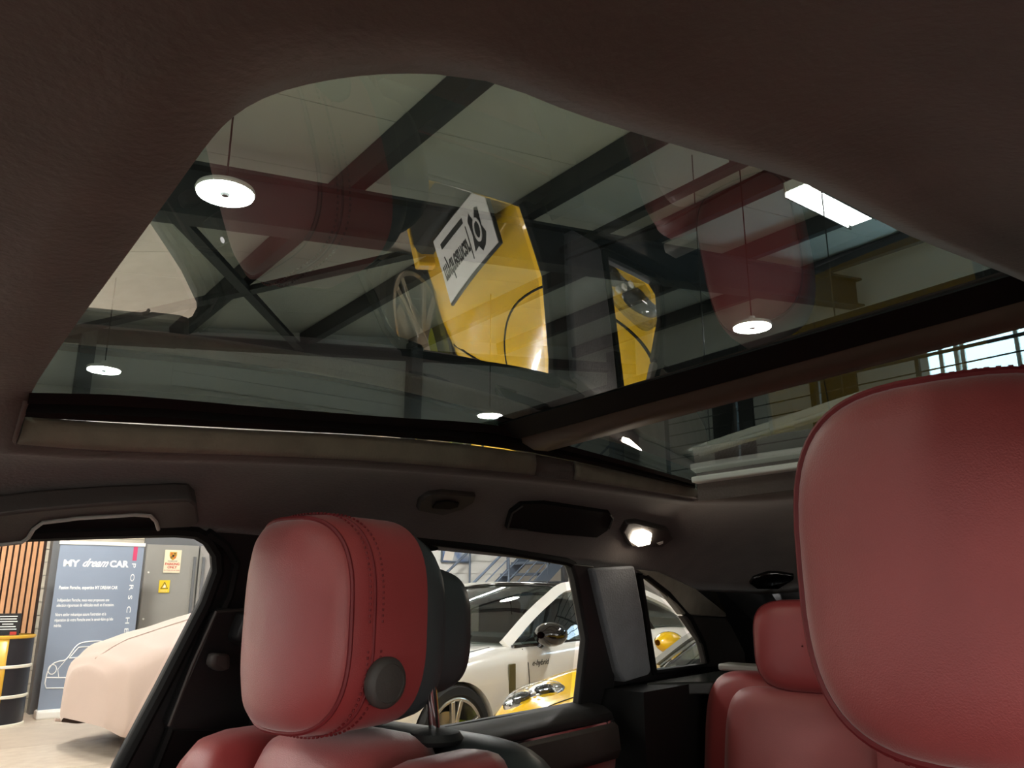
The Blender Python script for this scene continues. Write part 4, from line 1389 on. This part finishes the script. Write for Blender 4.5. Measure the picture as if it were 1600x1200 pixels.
MB().prism([V((-.7, -.62, .95)), V((-.7, -1.2, 1.02)), V((-.7, -1.2, .35)), V((-.7, -.7, .35))], V((1.4, 0, 0))).build('dashboard', BLACK, car, smooth=0, bevel=.03)
for sg in (-1, 1):
    MB().box((sg * .79, .75, .66), (.16, 3.7, .7)).build('body_side', GLOSSBLACK, car, smooth=0, bevel=.04)


# ================================================================== SEATS
def loftY(slices, cx, cz, bend=0.0, e=3.2, n=56, W_=.13, lean=0.0, cap0=True, cap1=True, drop=0.0, lift=0.0):
    """rounded block lofted along Y; slice = (y, half width, half height)"""
    b = MB()
    rows = []
    for y, hw, hh in slices:
        dz = drop * (y - slices[0][0]) / max(slices[-1][0] - slices[0][0], 1e-6) if drop else 0.0
        rows.append([V((x, y + bend * ((x - cx) / W_) ** 2 + lean * (z - cz), z + dz + lift)) for x, z in sell(cx, cz, hw, hh, e, n)])
    b.grid(rows, closed=True)
    k = len(b.v)
    if cap0:
        y, hw, hh = slices[0]
        b.v.append(V((cx, y - .0, cz)))
        b.f += [(k, (i + 1) % n, i) for i in range(n)]
    if cap1:
        y, hw, hh = slices[-1]
        k2 = len(b.v)
        b.v.append(V((cx, y, cz)))
        o_ = (len(slices) - 1) * n
        b.f += [(k2, o_ + i, o_ + (i + 1) % n) for i in range(n)]
    return b


def headrest(root, cx, y, cz, hw, hh, button=1, deep=0.0):
    S = lambda L: [(y + d, hw * f, hh * f) for d, f in L]
    BN = .024
    K = dict(W_=hw, cap0=False, cap1=False)
    hd = loftY([(y - .004, .002, .002)] + S([(-.004, .3), (-.003, .55), (0, .74), (.004, .85), (.010, .915), (.017, .945), (.020, .945)]), cx, cz, BN, W_=hw, cap1=False).build('headrest', REDP_LIT, root, smooth=60)
    loftY(S([(.020, .935), (.016, .952), (.021, .968), (.028, .982), (.037, .993), (.045, .998)]), cx, cz, BN, **K).build('side_band', RED, hd, smooth=60)
    loftY(S([(.045, .998), (.047, .990), (.049, .998), (.09, 1.0), (.127, .992)]), cx, cz, BN * .8, **K).build('side_band', RED, hd, smooth=60)
    R2 = lambda L: [(y + d, hw * fw, hh * fh) for d, fw, fh in L]
    loftY(R2([(.127, .992, .99), (.128, .984, .975), (.130, .986, .975), (.15, .97, .94), (.164, .955, .90), (.172, .92, .84)]), cx, cz, BN * .5, drop=-.008, **K).build('rear_band', GREYLEATHER, hd, smooth=60)
    loftY(R2([(.166, .91, .70), (.170, .89, .68), (.178, .88, .66), (.205 + deep, .86, .65), (.220 + deep, .82, .62), (.229 + deep, .70, .53), (.231 + deep, .4, .3), (.231 + deep, .01, .01)]), cx, cz, BN * .3, W_=hw, cap0=False, lift=-.014).build('rear_shell', GREYLEATHER, hd, smooth=60)
    # piping round the front cushion
    pts = [V((x, y + .017 + BN * ((x - cx) / hw) ** 2, z)) for x, z in sell(cx, cz, hw * .955, hh * .955, 3.2, 64)]
    MB().tube(pts, .0026, 6, closed=True).build('piping', REDD, hd)
    # twin seam with stitches
    pts = [V((x, y + .047 + BN * .85 * ((x - cx) / hw) ** 2, z)) for x, z in sell(cx, cz, hw * .9975, hh * .9975, 3.2, 96)]
    MB().tube(pts, .0016, 5, closed=True).build('seam', REDD, hd)
    sb = MB()
    for off in (-.009, .009):
        pp = resample([V((x, y + .047 + off + BN * .85 * ((x - cx) / hw) ** 2, z)) for x, z in sell(cx, cz, hw * 1.0 + .0013, hh * 1.0 + .0013, 3.2, 96)], 240)
        for i in range(0, 238, 2):
            d = (pp[i + 1] - pp[i])
            sb.tube([pp[i] - d * .1, pp[i] + d * .8], .0012, 5)
    tag(sb.build('stitching', REDD, hd), kind='stuff')
    if button:
        c = V((cx + hw * .985, y + .083, cz - hh * .52))
        MB().lathe([(0, .0), (.026, .0), (.0265, .006), (.024, .010), (.020, .0115), (.0195, .010), (.017, .0105), (0, .0115)], c, (1, 0, -.06), 36).build('adjust_button', DARKTRIM, hd, smooth=40)
    return hd


def posts(root, cx, y, z0, z1):
    for s in (-.075, .078):
        p = MB().tube([(cx + s, y + .01, z0), (cx + s, y, z1)], .0065, 14).build('headrest_post', CHROME, root)
        MB().lathe([(0, 0), (.03, 0), (.033, .005), (.028, .012), (.012, .016), (0, .016)], (cx + s, y + .01, z0 - .004), n=24).build('post_collar', BLACK, p)


def seat(name, label, cx, y, dz, width=.26):
    root = thing(name, (cx, y + .1, .32), label, 'car seat', group='front seats of the car')
    cz = 1.30 + dz
    headrest(root, cx, y, cz - (.003 if cx < 0 else 0), .096 if cx < 0 else .113, .118 if cx < 0 else .122, deep=.012 if cx < 0 else 0)
    posts(root, cx, y + .17, 1.165 + dz - (.1 if cx > 0 else 0), 1.23 + dz)
    zt = 1.175 + dz - (.1 if cx > 0 else 0)          # top of the backrest
    # backrest: centre panel, shoulders and bolsters, slate back shell
    def slab(x0, x1, ya, yb, z0, z1, e, name, m):
        c, h = (x0 + x1) / 2, (x1 - x0) / 2
        cz_, hh_ = (z0 + z1) / 2, (z1 - z0) / 2
        L = [(ya, h * .02, hh_ * .02), (ya, h * .6, hh_ * .8), (ya + .006, h * .85, hh_ * .93), (ya + .02, h * .96, hh_ * .98), (ya + .05, h, hh_), (yb - .03, h, hh_), (yb - .008, h * .96, hh_ * .985), (yb, h * .85, hh_ * .95), (yb, h * .02, hh_ * .02)]
        return loftY(L, c, cz_, 0, e, 48, h, .2, cap0=False, cap1=False).build(name, m, root, smooth=60)
    b0 = y + .0
    slab(cx - .12, cx + .12, b0, b0 + .12, .62 + dz, zt, 6, 'backrest', REDP_LIT)
    slab(cx - .245, cx - .095, b0 - .03, b0 + .13, .60 + dz, zt - .012, 3.0, 'side_bolster', RED)
    slab(cx + .095, cx + .225, b0 - .03, b0 + .13, .60 + dz, zt - .008, 3.0, 'side_bolster', RED)
    slab(cx - .235, cx + .245, b0 + .115, b0 + .215, .60 + dz, zt - .01, 4.5, 'back_shell', GREYLEATHER)
    MB().box((cx, y - .22, .52 + dz * .5), (.52, .56, .2)).build('seat_cushion', RED, root, bevel=.06, smooth=50)
    MB().box((cx, y - .15, .37), (.44, .5, .12)).build('seat_base', BLACK, root, bevel=.02)
    return root


seat('car_chair', 'red leather front seat across the cabin, its whole headrest with round black button in view', -.334, .524, 0.0)
seat('car_chair', 'red leather front seat close to the camera, its headrest cushion filling the near corner', .342, .535, .045)

# rear bench
rb = thing('rear_bench', (0, 1.75, .32), 'dark red leather rear bench behind the front seats with rounded headrest', 'car seat')
def slab2(root, x0, x1, ya, yb, z0, z1, e, name, m, lean=.2):
    c, h = (x0 + x1) / 2, (x1 - x0) / 2
    cz_, hh_ = (z0 + z1) / 2, (z1 - z0) / 2
    L = [(ya, h * .02, hh_ * .02), (ya, h * .6, hh_ * .8), (ya + .006, h * .85, hh_ * .93), (ya + .02, h * .96, hh_ * .98), (ya + .05, h, hh_), (yb - .03, h, hh_), (yb - .008, h * .96, hh_ * .985), (yb, h * .85, hh_ * .95), (yb, h * .02, hh_ * .02)]
    return loftY(L, c, cz_, 0, e, 56, h, lean, cap0=False, cap1=False).build(name, m, root, smooth=60)


slab2(rb, -.535, -.02, 1.84, 2.0, .62, 1.145, 7, 'backrest', RED)
slab2(rb, -.47, -.12, 1.815, 1.92, .62, 1.12, 6, 'backrest_panel', REDP_LIT)
slab2(rb, .02, .535, 1.84, 2.0, .62, 1.145, 7, 'backrest', RED)
slab2(rb, .12, .47, 1.815, 1.92, .62, 1.12, 6, 'backrest_panel', REDP_LIT)
MB().box((0, 1.58, .5), (1.06, .55, .22)).build('seat_cushion', RED, rb, bevel=.06, smooth=50)
for cx in (-.262, .28):
    h_ = loftY([(1.86, .002, .002), (1.86, .07, .06), (1.862, .1, .08), (1.868, .118, .095), (1.88, .124, .1), (1.90, .125, .101), (1.96, .12, .097), (1.98, .1, .08), (1.982, .003, .003)], cx, 1.21, .01, 3.6, 56, .13, cap0=False, cap1=False).build('headrest', RED, rb, smooth=60)
    MB().tube([V((x, 1.875 + .01 * ((x - cx) / .13) ** 2, z)) for x, z in sell(cx, 1.21, .1215, .0975, 3.6, 64)], .0025, 6, closed=True).build('piping', REDD, h_)
MB().box((-.45, 1.97, 1.147), (.12, .06, .016)).build('release_lever', GREYPAINT, rb, bevel=.005)
